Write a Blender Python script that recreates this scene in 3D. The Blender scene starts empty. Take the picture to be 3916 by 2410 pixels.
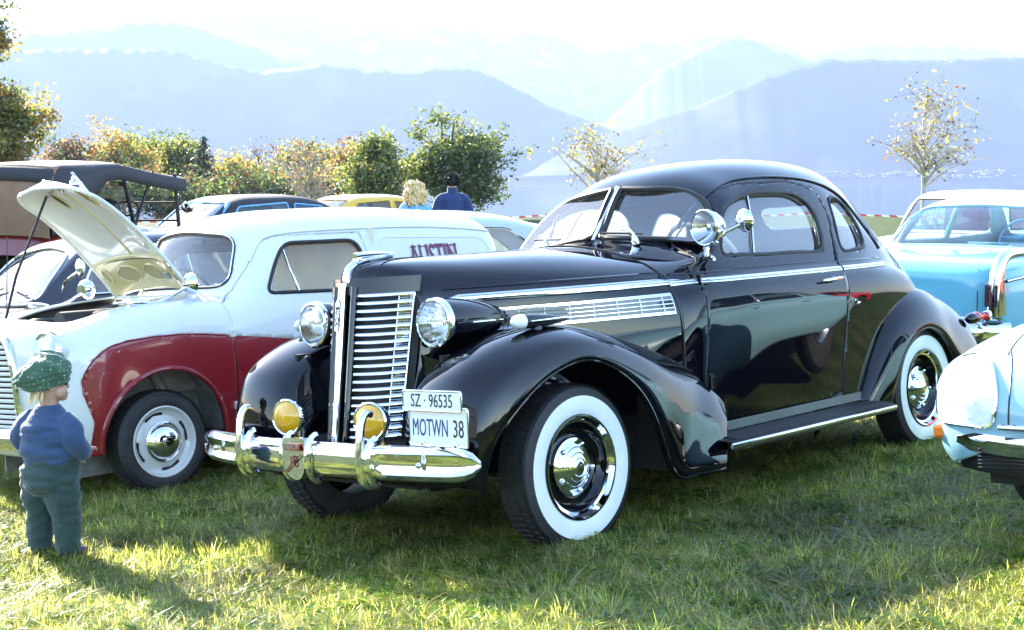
import bpy, bmesh, math, random
import numpy as np
from mathutils import Vector, Matrix, noise
from math import sin, cos, pi, radians, sqrt, atan2
SC = bpy.context.scene
COL = SC.collection
RNG = random.Random(7)
NP = np.random.RandomState(3)

# ------------------------------------------------------------------ camera
PITCH, ROLL, HCAM = 0.0965, -0.0058, 1.656
cam_d = bpy.data.cameras.new('camera'); CAM = bpy.data.objects.new('camera', cam_d); COL.objects.link(CAM)
cam_d.sensor_width = 36.0; cam_d.lens = 36.0 * 5263.0 / 3916.0; cam_d.clip_start = 0.1; cam_d.clip_end = 20000
_r0 = Vector((1, 0, 0)); _u0 = Vector((0, sin(PITCH), cos(PITCH))); _f0 = Vector((0, cos(PITCH), -sin(PITCH)))
_R = _r0 * cos(ROLL) + _u0 * sin(ROLL); _U = _u0 * cos(ROLL) - _r0 * sin(ROLL)
CAM.matrix_world = Matrix(((_R.x, _U.x, -_f0.x, 0), (_R.y, _U.y, -_f0.y, 0), (_R.z, _U.z, -_f0.z, HCAM), (0, 0, 0, 1)))
SC.camera = CAM

# ------------------------------------------------------------------ sky, sun, exposure
SUN_EL, SUN_AZ = radians(24.9), radians(-36.9)      # azimuth measured clockwise from straight ahead (+Y)
world = bpy.data.worlds.new('World'); SC.world = world; world.use_nodes = True
nt = world.node_tree; nt.nodes.clear()
sky = nt.nodes.new('ShaderNodeTexSky'); sky.sky_type = 'NISHITA'; sky.sun_disc = False
sky.sun_elevation = SUN_EL; sky.sun_rotation = SUN_AZ
sky.altitude = 450; sky.air_density = 1.2; sky.dust_density = .5; sky.ozone_density = 1.6
bg = nt.nodes.new('ShaderNodeBackground'); bg.inputs['Strength'].default_value = 0.11
wo = nt.nodes.new('ShaderNodeOutputWorld')
nt.links.new(sky.outputs[0], bg.inputs[0]); nt.links.new(bg.outputs[0], wo.inputs[0])
sun_d = bpy.data.lights.new('sun', 'SUN'); sun_d.energy = 5.0; sun_d.angle = radians(0.53); sun_d.color = (1.0, 0.93, 0.80)
SUN = bpy.data.objects.new('sun', sun_d); COL.objects.link(SUN)
sdir = Vector((sin(SUN_AZ) * cos(SUN_EL), cos(SUN_AZ) * cos(SUN_EL), sin(SUN_EL)))   # towards the sun
SUN.rotation_euler = sdir.to_track_quat('Z', 'Y').to_euler(); SUN.location = sdir * 50
SC.view_settings.view_transform = 'Standard'; SC.view_settings.look = 'None'
SC.view_settings.gamma = 1.0; SC.view_settings.use_curve_mapping = False
SC.view_settings.exposure = 3.02
SC.view_settings.use_white_balance = True; SC.view_settings.white_balance_temperature = 6500; SC.view_settings.white_balance_tint = 11
SC.cycles.max_bounces = 8; SC.cycles.transparent_max_bounces = 16; SC.cycles.volume_bounces = 0
SC.cycles.use_denoising = True; SC.cycles.sample_clamp_indirect = 8.0
SC.cycles.caustics_reflective = False; SC.cycles.caustics_refractive = False
# ------------------------------------------------------------------ materials
MATS = {}
def P(name, col, rough=0.5, metal=0.0, coat=0.0, spec=0.5, bump=0.0, bscale=200.0, var=0.0, vscale=3.0, coatr=0.02, **kw):
    """Principled material; var = +- brightness mottling, bump = fine relief."""
    if name in MATS: return MATS[name]
    m = bpy.data.materials.new(name); m.use_nodes = True; t = m.node_tree; b = t.nodes['Principled BSDF']
    b.inputs['Base Color'].default_value = (*col, 1); b.inputs['Roughness'].default_value = rough
    b.inputs['Metallic'].default_value = metal; b.inputs['Coat Weight'].default_value = coat
    b.inputs['Coat Roughness'].default_value = coatr; b.inputs['Specular IOR Level'].default_value = spec
    for k, v in kw.items(): b.inputs[k.replace('_', ' ')].default_value = v
    if bump or var:
        tc = t.nodes.new('ShaderNodeTexCoord')
    if bump:
        n = t.nodes.new('ShaderNodeTexNoise'); n.inputs['Scale'].default_value = bscale; n.inputs['Detail'].default_value = 3
        bp = t.nodes.new('ShaderNodeBump'); bp.inputs['Strength'].default_value = bump; bp.inputs['Distance'].default_value = 0.01
        t.links.new(tc.outputs['Object'], n.inputs['Vector']); t.links.new(n.outputs['Fac'], bp.inputs['Height'])
        t.links.new(bp.outputs[0], b.inputs['Normal'])
    if var:
        n = t.nodes.new('ShaderNodeTexNoise'); n.inputs['Scale'].default_value = vscale; n.inputs['Detail'].default_value = 5
        r = t.nodes.new('ShaderNodeMapRange'); r.inputs['From Min'].default_value = .3; r.inputs['From Max'].default_value = .7
        r.inputs['To Min'].default_value = 1 - var; r.inputs['To Max'].default_value = 1 + var
        x = t.nodes.new('ShaderNodeMix'); x.data_type = 'RGBA'; x.blend_type = 'MULTIPLY'; x.inputs[0].default_value = 1
        x.inputs[6].default_value = (*col, 1)
        t.links.new(tc.outputs['Object'], n.inputs['Vector']); t.links.new(n.outputs['Fac'], r.inputs['Value'])
        t.links.new(r.outputs[0], x.inputs[7]); t.links.new(x.outputs[2], b.inputs['Base Color'])
    MATS[name] = m; return m
def paint(name, col, rough=0.35, **kw):
    return P(name, col, rough, coat=1.0, spec=0.4, **kw)
def glassmat(name, tint=(.92, .95, .95), ior=1.5, extra=0.0, wave=0.0, wscale=60.0, dust_sheen=0.0):
    """thin pane: see-through plus mirror reflection by Fresnel (no bending)"""
    if name in MATS: return MATS[name]
    m = bpy.data.materials.new(name); m.use_nodes = True; t = m.node_tree; t.nodes.clear()
    tr = t.nodes.new('ShaderNodeBsdfTransparent'); tr.inputs[0].default_value = (*tint, 1)
    gl = t.nodes.new('ShaderNodeBsdfGlossy'); gl.inputs['Roughness'].default_value = 0.01; gl.inputs[0].default_value = (1, 1, 1, 1)
    lw = t.nodes.new('ShaderNodeLayerWeight'); lw.inputs[0].default_value = .5
    fr = t.nodes.new('ShaderNodeMath'); fr.operation = 'POWER'; fr.inputs[1].default_value = 5.0; t.links.new(lw.outputs['Facing'], fr.inputs[0])
    r0 = ((ior - 1) / (ior + 1)) ** 2
    mu = t.nodes.new('ShaderNodeMath'); mu.operation = 'MULTIPLY_ADD'; mu.inputs[1].default_value = 1.0 - r0; mu.inputs[2].default_value = extra + 1.8 * r0; mu.use_clamp = True
    mx = t.nodes.new('ShaderNodeMixShader'); o = t.nodes.new('ShaderNodeOutputMaterial')
    t.links.new(fr.outputs[0], mu.inputs[0]); t.links.new(mu.outputs[0], mx.inputs[0]); t.links.new(tr.outputs[0], mx.inputs[1])
    t.links.new(gl.outputs[0], mx.inputs[2]); t.links.new(mx.outputs[0], o.inputs[0])
    if dust_sheen:   # pale film: dusty van panes, painted-in sky reflection on the coupe's
        td = t.nodes.new('ShaderNodeBsdfTranslucent'); td.inputs[0].default_value = (.8, .8, .8, 1); md = t.nodes.new('ShaderNodeMixShader'); md.inputs[0].default_value = dust_sheen
        t.links.new(mx.outputs[0], md.inputs[1]); t.links.new(td.outputs[0], md.inputs[2]); t.links.new(md.outputs[0], o.inputs[0])
    if wave:
        tc = t.nodes.new('ShaderNodeTexCoord'); w = t.nodes.new('ShaderNodeTexWave'); w.bands_direction = 'Y'
        w.inputs['Scale'].default_value = wscale; w.inputs['Distortion'].default_value = .6
        bp = t.nodes.new('ShaderNodeBump'); bp.inputs['Strength'].default_value = wave; bp.inputs['Distance'].default_value = .004
        t.links.new(tc.outputs['Object'], w.inputs[0]); t.links.new(w.outputs['Fac'], bp.inputs['Height'])
        t.links.new(bp.outputs[0], gl.inputs['Normal']); t.links.new(bp.outputs[0], lw.inputs['Normal'])
    MATS[name] = m; return m
CHROME = P('chrome', (.80, .81, .83), .035, 1.0, bump=.012, bscale=14)
STEEL = P('brushed_steel', (.55, .56, .58), .25, 1.0)
BLACK = P('black_paint', (.0022, .0022, .0045), .35, coat=1.0, spec=.0, bump=.006, bscale=9, coatr=.012, Coat_IOR=1.52)
RUBBER = P('rubber', (.018, .018, .019), .62, bump=.5, bscale=60, var=.3, vscale=8)
DARK = P('dark_trim', (.006, .006, .007), .5)
UNDER = P('underside', (.012, .011, .010), .8)
WHITEWALL = P('whitewall', (.78, .79, .77), .45, var=.05, vscale=10)
GLASS = glassmat('window_glass')
DUSTY = glassmat('dusty_window_glass', (.92, .94, .95), 1.5, .05, dust_sheen=.24)
GLASSD = glassmat('window_glass_tinted', (.55, .60, .62))
LENS = glassmat('lamp_lens', (.90, .91, .89), 1.5, .12, 1.0, 45)
REFL = P('reflector', (.62, .63, .65), .12, 1.0)
RED_LENS = P('red_lens', (.55, .012, .012), .15, coat=1)
ORANGE_LENS = P('orange_lens', (.85, .20, .012), .2, coat=1)
CLOTH_GREY = P('seat_cloth', (.07, .068, .065), .85, bump=.2, bscale=300)
LINING = P('headlining', (.34, .33, .31), .9)
GLASSC = glassmat('sky_sheen_glass', (.92, .95, .97), 1.5, .14, dust_sheen=.10)  # pale film painted in for bright sky reflected in the coupe's side windows

# ------------------------------------------------------------------ objects
def tag(o, label=None, cat=None, group=None, kind=None):
    if label: o['label'] = label
    if cat: o['category'] = cat
    if group: o['group'] = group
    if kind: o['kind'] = kind
    return o
def empty(name, mat, label, cat, group=None):
    o = bpy.data.objects.new(name, None); COL.objects.link(o); o.matrix_world = mat; o.empty_display_size = .2
    return tag(o, label, cat, group)
def mesh(name, V, F, mat=None, parent=None, smooth=True, mats=None, fm=None, angle=None):
    me = bpy.data.meshes.new(name)
    me.from_pydata([tuple(map(float, v)) for v in V], [], [tuple(map(int, f)) for f in F])
    for m in (mats or [mat]):
        if m: me.materials.append(m)
    if fm is not None: me.polygons.foreach_set('material_index', np.asarray(fm, dtype=np.int32))
    me.polygons.foreach_set('use_smooth', [bool(smooth)] * len(me.polygons))
    if angle is not None: me.set_sharp_from_angle(angle=radians(angle))
    me.validate(); me.update()
    o = bpy.data.objects.new(name, me); COL.objects.link(o)
    if parent: o.parent = parent
    return o
class MB:
    """collects shapes into ONE mesh"""
    def __init__(s): s.V = []; s.F = []; s.M = []
    def add(s, V, F, m=0):
        k = len(s.V); s.V += [tuple(v) for v in V]; s.F += [tuple(i + k for i in f) for f in F]; s.M += [m] * len(F); return s
    def box(s, c, d, R=None, m=0, bev=0.0):
        x, y, z = d[0] / 2, d[1] / 2, d[2] / 2
        if bev:
            V = []; F = []
            b = min(bev, x * .9, y * .9, z * .9)
            for sz in (-1, 1):
                for ins in ((b, 0), (0, b)) if sz < 0 else ((0, b), (b, 0)):
                    for (px, py) in ((-1, -1), (1, -1), (1, 1), (-1, 1)):
                        V.append((px * (x - ins[0]), py * (y - ins[0]), sz * (z - ins[1])))
            for r in range(3):
                for i in range(4): F.append((r * 4 + i, r * 4 + (i + 1) % 4, r * 4 + 4 + (i + 1) % 4, r * 4 + 4 + i))
            F.append((3, 2, 1, 0)); F.append((12, 13, 14, 15))
        else:
            V = [(a * x, b * y, c_ * z) for c_ in (-1, 1) for b in (-1, 1) for a in (-1, 1)]
            F = [(0, 2, 3, 1), (4, 5, 7, 6), (0, 1, 5, 4), (2, 6, 7, 3), (0, 4, 6, 2), (1, 3, 7, 5)]
        c = Vector(c)
        V = [(R @ Vector(v) if R else Vector(v)) + c for v in V]
        return s.add(V, F, m)
    def tube(s, pts, r, n=8, closed=False, m=0, ref=None, flat=1.0, caps=True):
        """round (or flattened) bar along pts; r a number or list; flat squashes across ref"""
        p = np.array(pts, float); N = len(p)
        rr = np.full(N, r, float) if np.isscalar(r) else np.array(r, float)
        if closed: t = np.roll(p, -1, 0) - np.roll(p, 1, 0)
        else: t = np.gradient(p, axis=0) if N > 2 else np.repeat([p[1] - p[0]], 2, 0)
        t /= np.linalg.norm(t, axis=1)[:, None] + 1e-12
        if ref is None:
            a = np.zeros((N, 3)); u = np.array([0, 0, 1.]) if abs(t[0][2]) < .9 else np.array([1., 0, 0])
            for i in range(N):
                u = u - t[i] * (u @ t[i]); u /= np.linalg.norm(u) + 1e-12; a[i] = u
        else:
            ref = np.array(ref, float); ref = np.repeat(ref[None], N, 0) if ref.ndim == 1 else ref
            a = ref - t * (ref * t).sum(1)[:, None]; a /= np.linalg.norm(a, axis=1)[:, None] + 1e-12
        b = np.cross(t, a)
        th = np.arange(n) * 2 * pi / n
        V = p[:, None, :] + rr[:, None, None] * (flat * np.cos(th)[None, :, None] * a[:, None, :] + np.sin(th)[None, :, None] * b[:, None, :])
        V = V.reshape(-1, 3); F = []
        for i in range(N if closed else N - 1):
            j = (i + 1) % N
            for k in range(n): F.append((i * n + k, i * n + (k + 1) % n, j * n + (k + 1) % n, j * n + k))
        if caps and not closed: F.append(tuple(range(n))[::-1]); F.append(tuple((N - 1) * n + k for k in range(n)))
        return s.add(V, F, m)
    def lathe(s, prof, M=None, n=32, m=0, ms=None, arc=2 * pi):
        """profile (radius, height) turned about local z, placed by matrix M"""
        k = len(prof); V = []; F = []; closed = abs(arc - 2 * pi) < 1e-6; N = n if closed else n + 1
        for i in range(N):
            a = arc * i / n
            for (r, h) in prof:
                v = Vector((r * cos(a), r * sin(a), h)); V.append(M @ v if M else v)
        mm = []
        for i in range(n):
            j = (i + 1) % N
            for q in range(k - 1):
                F.append((i * k + q, j * k + q, j * k + q + 1, i * k + q + 1)); mm.append(ms[q] if ms else m)
        kk = len(s.V); s.V += [tuple(v) for v in V]; s.F += [tuple(i + kk for i in f) for f in F]; s.M += mm; return s
    def ball(s, c, r, n=12, m=0, sc=(1, 1, 1), R=None):
        prof = [(max(1e-5, sin(pi * i / n)) * r, -cos(pi * i / n) * r) for i in range(n + 1)]
        M = Matrix.Translation(c) @ (R.to_4x4() if R else Matrix.Identity(4)) @ Matrix.Diagonal((*sc, 1))
        return s.lathe(prof, M, n * 2, m)
    def prism(s, poly, d0, d1, fn, m=0):
        """closed 2D outline -> solid between depths d0, d1; fn(u,v,d)->3D"""
        k = len(poly); V = [fn(u, v, d0) for u, v in poly] + [fn(u, v, d1) for u, v in poly]
        F = [tuple(range(k))[::-1], tuple(range(k, 2 * k))] + [(i, (i + 1) % k, k + (i + 1) % k, k + i) for i in range(k)]
        return s.add(V, F, m)
    def build(s, name, mat=None, parent=None, smooth=True, mats=None, angle=35):
        return mesh(name, s.V, s.F, mat, parent, smooth, mats, s.M if mats else None, angle if smooth else None)
def ldup(o, parent=None):
    c = o.copy(); COL.objects.link(c)
    if parent: c.parent = parent
    return c
def deep_copy(o, parent=None):
    c = ldup(o, parent)
    for ch in list(o.children): deep_copy(ch, c)
    return c

# ------------------------------------------------------------------ smooth surfaces
def nspline(t, Y, tq):
    """natural cubic spline, Y (n, ...)"""
    t = np.asarray(t, float); n = len(t); sh = Y.shape[1:]; Y = Y.reshape(n, -1); h = np.diff(t)
    A = np.eye(n); B = np.zeros_like(Y)
    for i in range(1, n - 1):
        A[i, i - 1:i + 2] = h[i - 1], 2 * (h[i - 1] + h[i]), h[i]
        B[i] = 6 * ((Y[i + 1] - Y[i]) / h[i] - (Y[i] - Y[i - 1]) / h[i - 1])
    M = np.linalg.solve(A, B); k = np.clip(np.searchsorted(t, tq, 'right') - 1, 0, n - 2)
    a = (t[k + 1] - tq)[:, None]; b = (tq - t[k])[:, None]; hk = h[k][:, None]
    r = M[k] * a ** 3 / (6 * hk) + M[k + 1] * b ** 3 / (6 * hk) + (Y[k] / hk - M[k] * hk / 6) * a + (Y[k + 1] / hk - M[k + 1] * hk / 6) * b
    return r.reshape((len(tq),) + sh)
def curve(pts, n):
    p = np.array(pts, float); d = np.r_[0, np.cumsum(np.sqrt(np.linalg.norm(np.diff(p, axis=0), axis=1)) + 1e-9)]
    return nspline(d, p, np.linspace(0, d[-1], n))
def loopcurve(pts, n):
    """closed smooth loop"""
    p = np.array(pts, float); k = len(p); q = np.r_[p[-3:], p, p[:4]]
    d = np.r_[0, np.cumsum(np.sqrt(np.linalg.norm(np.diff(q, axis=0), axis=1)) + 1e-9)]
    return nspline(d, q, np.linspace(d[3], d[3 + k], n, endpoint=False))
def roundpoly(pts, rads, n=6):
    """polygon with rounded corners"""
    out = []; k = len(pts); rads = [rads] * k if np.isscalar(rads) else rads
    for i in range(k):
        p0, p, p1 = (np.array(pts[(i + j) % k], float) for j in (-1, 0, 1)); r = rads[i]
        if r <= 0: out.append(p); continue
        a = p + (p0 - p) / np.linalg.norm(p0 - p) * min(r, np.linalg.norm(p0 - p) * .49)
        b = p + (p1 - p) / np.linalg.norm(p1 - p) * min(r, np.linalg.norm(p1 - p) * .49)
        for s in np.linspace(0, 1, n): out.append((1 - s) ** 2 * a + 2 * s * (1 - s) * p + s * s * b)
    return np.array(out)
def densify(poly, step, closed=True):
    p = np.array(poly, float); out = []
    for i in range(len(p) if closed else len(p) - 1):
        a, b = p[i], p[(i + 1) % len(p)]; k = max(1, int(np.linalg.norm(b - a) / step))
        for s in range(k): out.append(a + (b - a) * s / k)
    if not closed: out.append(p[-1])
    return np.array(out)
def inpoly(P2, poly):
    x, y = P2[:, 0], P2[:, 1]; c = np.zeros(len(P2), bool); k = len(poly)
    for i in range(k):
        x0, y0 = poly[i]; x1, y1 = poly[i - 1]
        if y0 == y1: continue
        c ^= ((y0 > y) != (y1 > y)) & (x < (x1 - x0) * (y - y0) / (y1 - y0) + x0)
    return c
AX = {'x': (1, 2, 0), 'y': (0, 2, 1), 'z': (0, 1, 2)}
class Shell:
    """smooth skin through a net of control points, with panels cut out of it by outlines"""
    def __init__(s, net, nu, nv, mirror=True, uparam=None):
        net = np.array(net, float)
        if mirror: net = np.concatenate([(net[:, :0:-1] * [1, -1, 1]), net], 1)
        R, C = net.shape[:2]
        du = np.linalg.norm(np.diff(net, axis=0), axis=2).mean(1) ** .7; dv = np.linalg.norm(np.diff(net, axis=1), axis=2).mean(0) ** .7
        tu = np.r_[0, np.cumsum(du + 1e-6)]; tv = np.r_[0, np.cumsum(dv + 1e-6)]
        g = nspline(tu, net, np.linspace(0, tu[-1], nu)); g = nspline(tv, g.transpose(1, 0, 2), np.linspace(0, tv[-1], nv)).transpose(1, 0, 2)
        s.g = g; s.nu, s.nv = nu, nv; s.V = g.reshape(-1, 3).copy()
        i, j = np.meshgrid(np.arange(nu - 1), np.arange(nv - 1), indexing='ij')
        a = (i * nv + j).ravel(); s.F = np.stack([a, a + 1, a + nv + 1, a + nv], 1)
        gu = np.gradient(g, axis=0); gv = np.gradient(g, axis=1); n = np.cross(gv, gu).reshape(-1, 3)
        s.N = n / (np.linalg.norm(n, axis=1)[:, None] + 1e-12)
        s.reg = np.zeros(len(s.F), int); s.names = ['']
        c = s.V.mean(0)
        if (s.N * (s.V - c)).sum(1).mean() < 0: s.N = -s.N; s.F = s.F[:, ::-1]
    def fc(s): return s.V[s.F].mean(1)
    def fn(s): return s.N[s.F].mean(1)
    def at(s, ax, pts, sgn=1, nmin=.15, off=0.0):
        """3D points on the skin above 2D points of the plane across axis ax (side chosen by sgn)"""
        a, b, c = AX[ax]; ok = np.where(s.N[:, c] * sgn > nmin)[0]; q = np.array(pts, float); out = np.zeros((len(q), 3)); nn = np.zeros((len(q), 3))
        W = s.V[ok]; Nn = s.N[ok]
        for i, (u, v) in enumerate(q):
            d = (W[:, a] - u) ** 2 + (W[:, b] - v) ** 2; idx = np.argpartition(d, 4)[:4]
            w = 1 / (d[idx] + 1e-7); w /= w.sum()
            h = W[idx, c] - (Nn[idx, a] * (u - W[idx, a]) + Nn[idx, b] * (v - W[idx, b])) / Nn[idx, c]
            out[i, a], out[i, b], out[i, c] = u, v, (h * w).sum(); n = (Nn[idx] * w[:, None]).sum(0); nn[i] = n / np.linalg.norm(n)
        s.lastn = nn
        return out + nn * off
    def cut(s, name, ax, poly, sgn=1, nmin=.1, within=None, lim=None, step=.012):
        a, b, c = AX[ax]; poly = densify(poly, step); fc, fn = s.fc(), s.fn()
        ok = (fn[:, c] * sgn > nmin)
        if lim is not None: ok &= lim(fc)
        ok &= np.isin(s.reg, [s.names.index(w) for w in (within or [''])])
        ins = ok & inpoly(fc[:, [a, b]], poly)
        if name not in s.names: s.names.append(name)
        k = s.names.index(name)
        vi = np.zeros(len(s.V), bool); vi[s.F[ins].ravel()] = True
        vo = np.zeros(len(s.V), bool); vo[s.F[ok & ~ins].ravel()] = True
        for v in np.where(vi & vo)[0]:
            d = poly - s.V[v, [a, b]]; m = (d ** 2).sum(1).argmin()
            if (d[m] ** 2).sum() < .06 ** 2:
                n = s.N[v]; s.V[v, c] -= (n[a] * d[m][0] + n[b] * d[m][1]) / (n[c] if abs(n[c]) > .1 else .1 * np.sign(n[c] + 1e-9))
                s.V[v, [a, b]] = poly[m]
        s.reg[ins] = k; s.bnd = getattr(s, 'bnd', {}); s.bnd[name] = np.where(vi & vo)[0]; return s
    def loop(s, ax, poly, sgn=1, off=0.0, step=.03, nmin=.1): return s.at(ax, densify(poly, step), sgn, nmin, off)
    def drop(s, name): s.reg[s.reg == s.names.index(name)] = -1
    def dropmask(s, fun): s.reg[fun(s.fc())] = -1
    def emit(s, name, regname, mat, parent, off=0.0, solid=0.0, mats=None, fm=None, inner=None):
        sel = s.reg == s.names.index(regname); F = s.F[sel]
        if len(F) == 0: return None
        u, inv = np.unique(F, return_inverse=True); V = s.V[u] + s.N[u] * off
        o = mesh(name, V, inv.reshape(-1, 4), mat, parent, True, mats, None if fm is None else fm(s.fc()[sel]))
        if inner: o.data.materials.append(inner)
        if solid:
            md = o.modifiers.new('thickness', 'SOLIDIFY'); md.thickness = solid; md.offset = -1; md.use_rim = True
            if inner: md.material_offset = len(o.data.materials) - 1; md.material_offset_rim = 0
        return o
def sweep(path, prof, ref, name=None, mat=None, parent=None, mb=None, closed=False):
    """profile [(out, across)] carried along path; 'out' follows ref"""
    p = np.array(path, float); N = len(p)
    t = (np.roll(p, -1, 0) - np.roll(p, 1, 0)) if closed else np.gradient(p, axis=0)
    t /= np.linalg.norm(t, axis=1)[:, None] + 1e-12
    ref = np.array(ref, float); ref = np.repeat(ref[None], N, 0) if ref.ndim == 1 else ref
    a = ref - t * (ref * t).sum(1)[:, None]; a /= np.linalg.norm(a, axis=1)[:, None] + 1e-12; b = np.cross(t, a)
    pr = np.array(prof, float); k = len(pr)
    V = (p[:, None] + pr[None, :, 0, None] * a[:, None] + pr[None, :, 1, None] * b[:, None]).reshape(-1, 3)
    F = [(i * k + q, i * k + (q + 1) % k, ((i + 1) % N) * k + (q + 1) % k, ((i + 1) % N) * k + q) for i in range(N if closed else N - 1) for q in range(k)]
    if not closed: F += [tuple(range(k))[::-1], tuple((N - 1) * k + q for q in range(k))]
    if mb: mb.add(V, F); return mb
    return mesh(name, V, F, mat, parent, True, angle=40)
HALFROUND = lambda w, h: [(-.004, -w), (h * .5, -w * .85), (h, -w * .35), (h, w * .35), (h * .5, w * .85), (-.004, w)]
def zdir(d, loc=(0, 0, 0), up=(0, 0, 1)):
    """matrix whose local z points along d"""
    d = Vector(d).normalized(); q = d.to_track_quat('Z', 'Y'); return Matrix.Translation(loc) @ q.to_matrix().to_4x4()
def text(body, name, size, mat, parent, M, ext=.001, sx=1.0, align='CENTER', shear=0.0, offset=0.0):
    c = bpy.data.curves.new(name, 'FONT'); c.body = body; c.size = size; c.extrude = ext; c.align_x = align; c.align_y = 'CENTER'; c.resolution_u = 3; c.shear = shear; c.offset = offset
    t = bpy.data.objects.new(name, c); COL.objects.link(t); me = bpy.data.meshes.new_from_object(t); bpy.data.objects.remove(t); bpy.data.curves.remove(c)
    me.materials.clear(); me.materials.append(mat); o = bpy.data.objects.new(name, me); COL.objects.link(o); o.parent = parent
    o.matrix_local = M @ Matrix.Diagonal((sx, 1, 1, 1)); return o
def frame(o, xaxis, zaxis):
    """matrix: text/plate frame with local x along xaxis, local z along zaxis (facing)"""
    z = Vector(zaxis).normalized(); x = Vector(xaxis); x = (x - z * x.dot(z)).normalized(); y = z.cross(x)
    return Matrix(((x.x, y.x, z.x, o[0]), (x.y, y.y, z.y, o[1]), (x.z, y.z, z.z, o[2]), (0, 0, 0, 1)))
def skin(name, V, E, R, mat, parent, sub=2, root=0):
    me = bpy.data.meshes.new(name); me.from_pydata(V, E, []); me.materials.append(mat)
    o = bpy.data.objects.new(name, me); COL.objects.link(o); o.parent = parent
    md = o.modifiers.new('skin', 'SKIN'); md.use_smooth_shade = True
    sk = me.skin_vertices[0].data
    for i, r in enumerate(R): sk[i].radius = (r, r) if np.isscalar(r) else r; sk[i].use_root = (i == root)
    if sub: s2 = o.modifiers.new('sub', 'SUBSURF'); s2.levels = sub; s2.render_levels = sub
    return o

# ------------------------------------------------------------------ ground shape, row frame
TH, TILT = 0.8068, 0.0789
FX = Vector((-cos(TH), -sin(TH), 0)); L0 = Vector((sin(TH), -cos(TH), 0))
LY = L0 * cos(TILT) + Vector((0, 0, sin(TILT))); UZ = Vector((0, 0, cos(TILT))) - L0 * sin(TILT)
ORG = Vector((-0.279, 6.41, 0))
def row_mat(x, y, z=0.0):
    o = ORG + FX * x + LY * y + UZ * z
    return Matrix(((FX.x, LY.x, UZ.x, o.x), (FX.y, LY.y, UZ.y, o.y), (FX.z, LY.z, UZ.z, o.z), (0, 0, 0, 1)))
def sstep(a, b, x): t = np.clip((x - a) / (b - a), 0, 1); return t * t * (3 - 2 * t)
def gz(X, Y):
    """height of the meadow"""
    X = np.asarray(X, float); Y = np.asarray(Y, float)
    l = (X - ORG.x) * L0.x + (Y - ORG.y) * L0.y
    zt = np.clip(l * math.tan(TILT), -.42, .42)
    b = .06 * sstep(-.5, -2.0, l) if False else .06 * (1 - sstep(-2.0, -.5, l))
    w = sstep(8.6, 12.5, Y)
    z = (zt + b) * (1 - w) + w * (-.02)
    z = z - 9.0 * sstep(70, 140, Y)
    z = z + .012 * np.sin(X * 3.1 + 1.3 * Y) * np.cos(Y * 2.3 - X) * (Y < 30)
    return z
def up_mat(X, Y, head, dz=0.0, tilt=0.0):
    """upright frame on the ground, local x = heading (radians from +X)"""
    return Matrix.Translation((X, Y, float(gz(X, Y)) + dz)) @ Matrix.Rotation(head, 4, 'Z')
# ------------------------------------------------------------------ terrain
def ramp(t, src, stops):
    r = t.nodes.new('ShaderNodeValToRGB'); e = r.color_ramp.elements
    e[0].position, e[0].color = stops[0][0], (*stops[0][1], 1); e[1].position, e[1].color = stops[-1][0], (*stops[-1][1], 1)
    for p, c in stops[1:-1]:
        q = e.new(p); q.color = (*c, 1)
    t.links.new(src, r.inputs[0]); return r
def noisemat(name, stops, scale, rough=.9, bump=.0, bscale=30, detail=6, coord='Object'):
    m = bpy.data.materials.new(name); m.use_nodes = True; t = m.node_tree; b = t.nodes['Principled BSDF']; b.inputs['Roughness'].default_value = rough
    b.inputs['Specular IOR Level'].default_value = .15
    tc = t.nodes.new('ShaderNodeTexCoord'); n = t.nodes.new('ShaderNodeTexNoise'); n.inputs['Scale'].default_value = scale; n.inputs['Detail'].default_value = detail
    t.links.new(tc.outputs[coord], n.inputs['Vector']); r = ramp(t, n.outputs['Fac'], stops); t.links.new(r.outputs[0], b.inputs['Base Color'])
    if bump:
        n2 = t.nodes.new('ShaderNodeTexNoise'); n2.inputs['Scale'].default_value = bscale; n2.inputs['Detail'].default_value = 4
        bp = t.nodes.new('ShaderNodeBump'); bp.inputs['Strength'].default_value = bump; bp.inputs['Distance'].default_value = .05
        t.links.new(tc.outputs[coord], n2.inputs['Vector']); t.links.new(n2.outputs['Fac'], bp.inputs['Height']); t.links.new(bp.outputs[0], b.inputs['Normal'])
    return m
SOIL = noisemat('meadow_ground', [(.3, (.022, .036, .010)), (.5, (.040, .064, .014)), (.62, (.065, .085, .022)), (.75, (.095, .085, .045))], 3.5, bump=1.0, bscale=45)
def axis_pts(lo, hi, flo, fhi, fine, growth=1.25):
    p = list(np.arange(flo, fhi, fine)); s = fine; x = p[-1]
    while x < hi: s *= growth; x += s; p.append(min(x, hi))
    s = fine; x = p[0]; q = []
    while x > lo: s *= growth; x -= s; q.append(max(x, lo))
    return np.array(q[::-1] + p)
xs = axis_pts(-400, 400, -6, 6, .12); ys = axis_pts(-260, 300, 2.5, 14, .12)
gx, gy = np.meshgrid(xs, ys, indexing='ij'); gzv = gz(gx, gy); gzv = np.where(gy > 150, np.minimum(gzv, -9), gzv)
gv = np.stack([gx, gy, gzv], -1).reshape(-1, 3); nj = len(ys)
gf = [(i * nj + j, (i + 1) * nj + j, (i + 1) * nj + j + 1, i * nj + j + 1) for i in range(len(xs) - 1) for j in range(nj - 1)]
tag(mesh('ground', gv, gf, SOIL), kind='structure')
PLAIN = noisemat('plain_ground', [(.35, (.05, .07, .03)), (.6, (.10, .11, .05))], .01)
tag(mesh('terrain', [(-5400, -750, -9.6), (5400, -750, -9.6), (5400, 6900, -9.6), (-5400, 6900, -9.6)], [(0, 1, 2, 3)], PLAIN, smooth=False), kind='structure')
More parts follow.
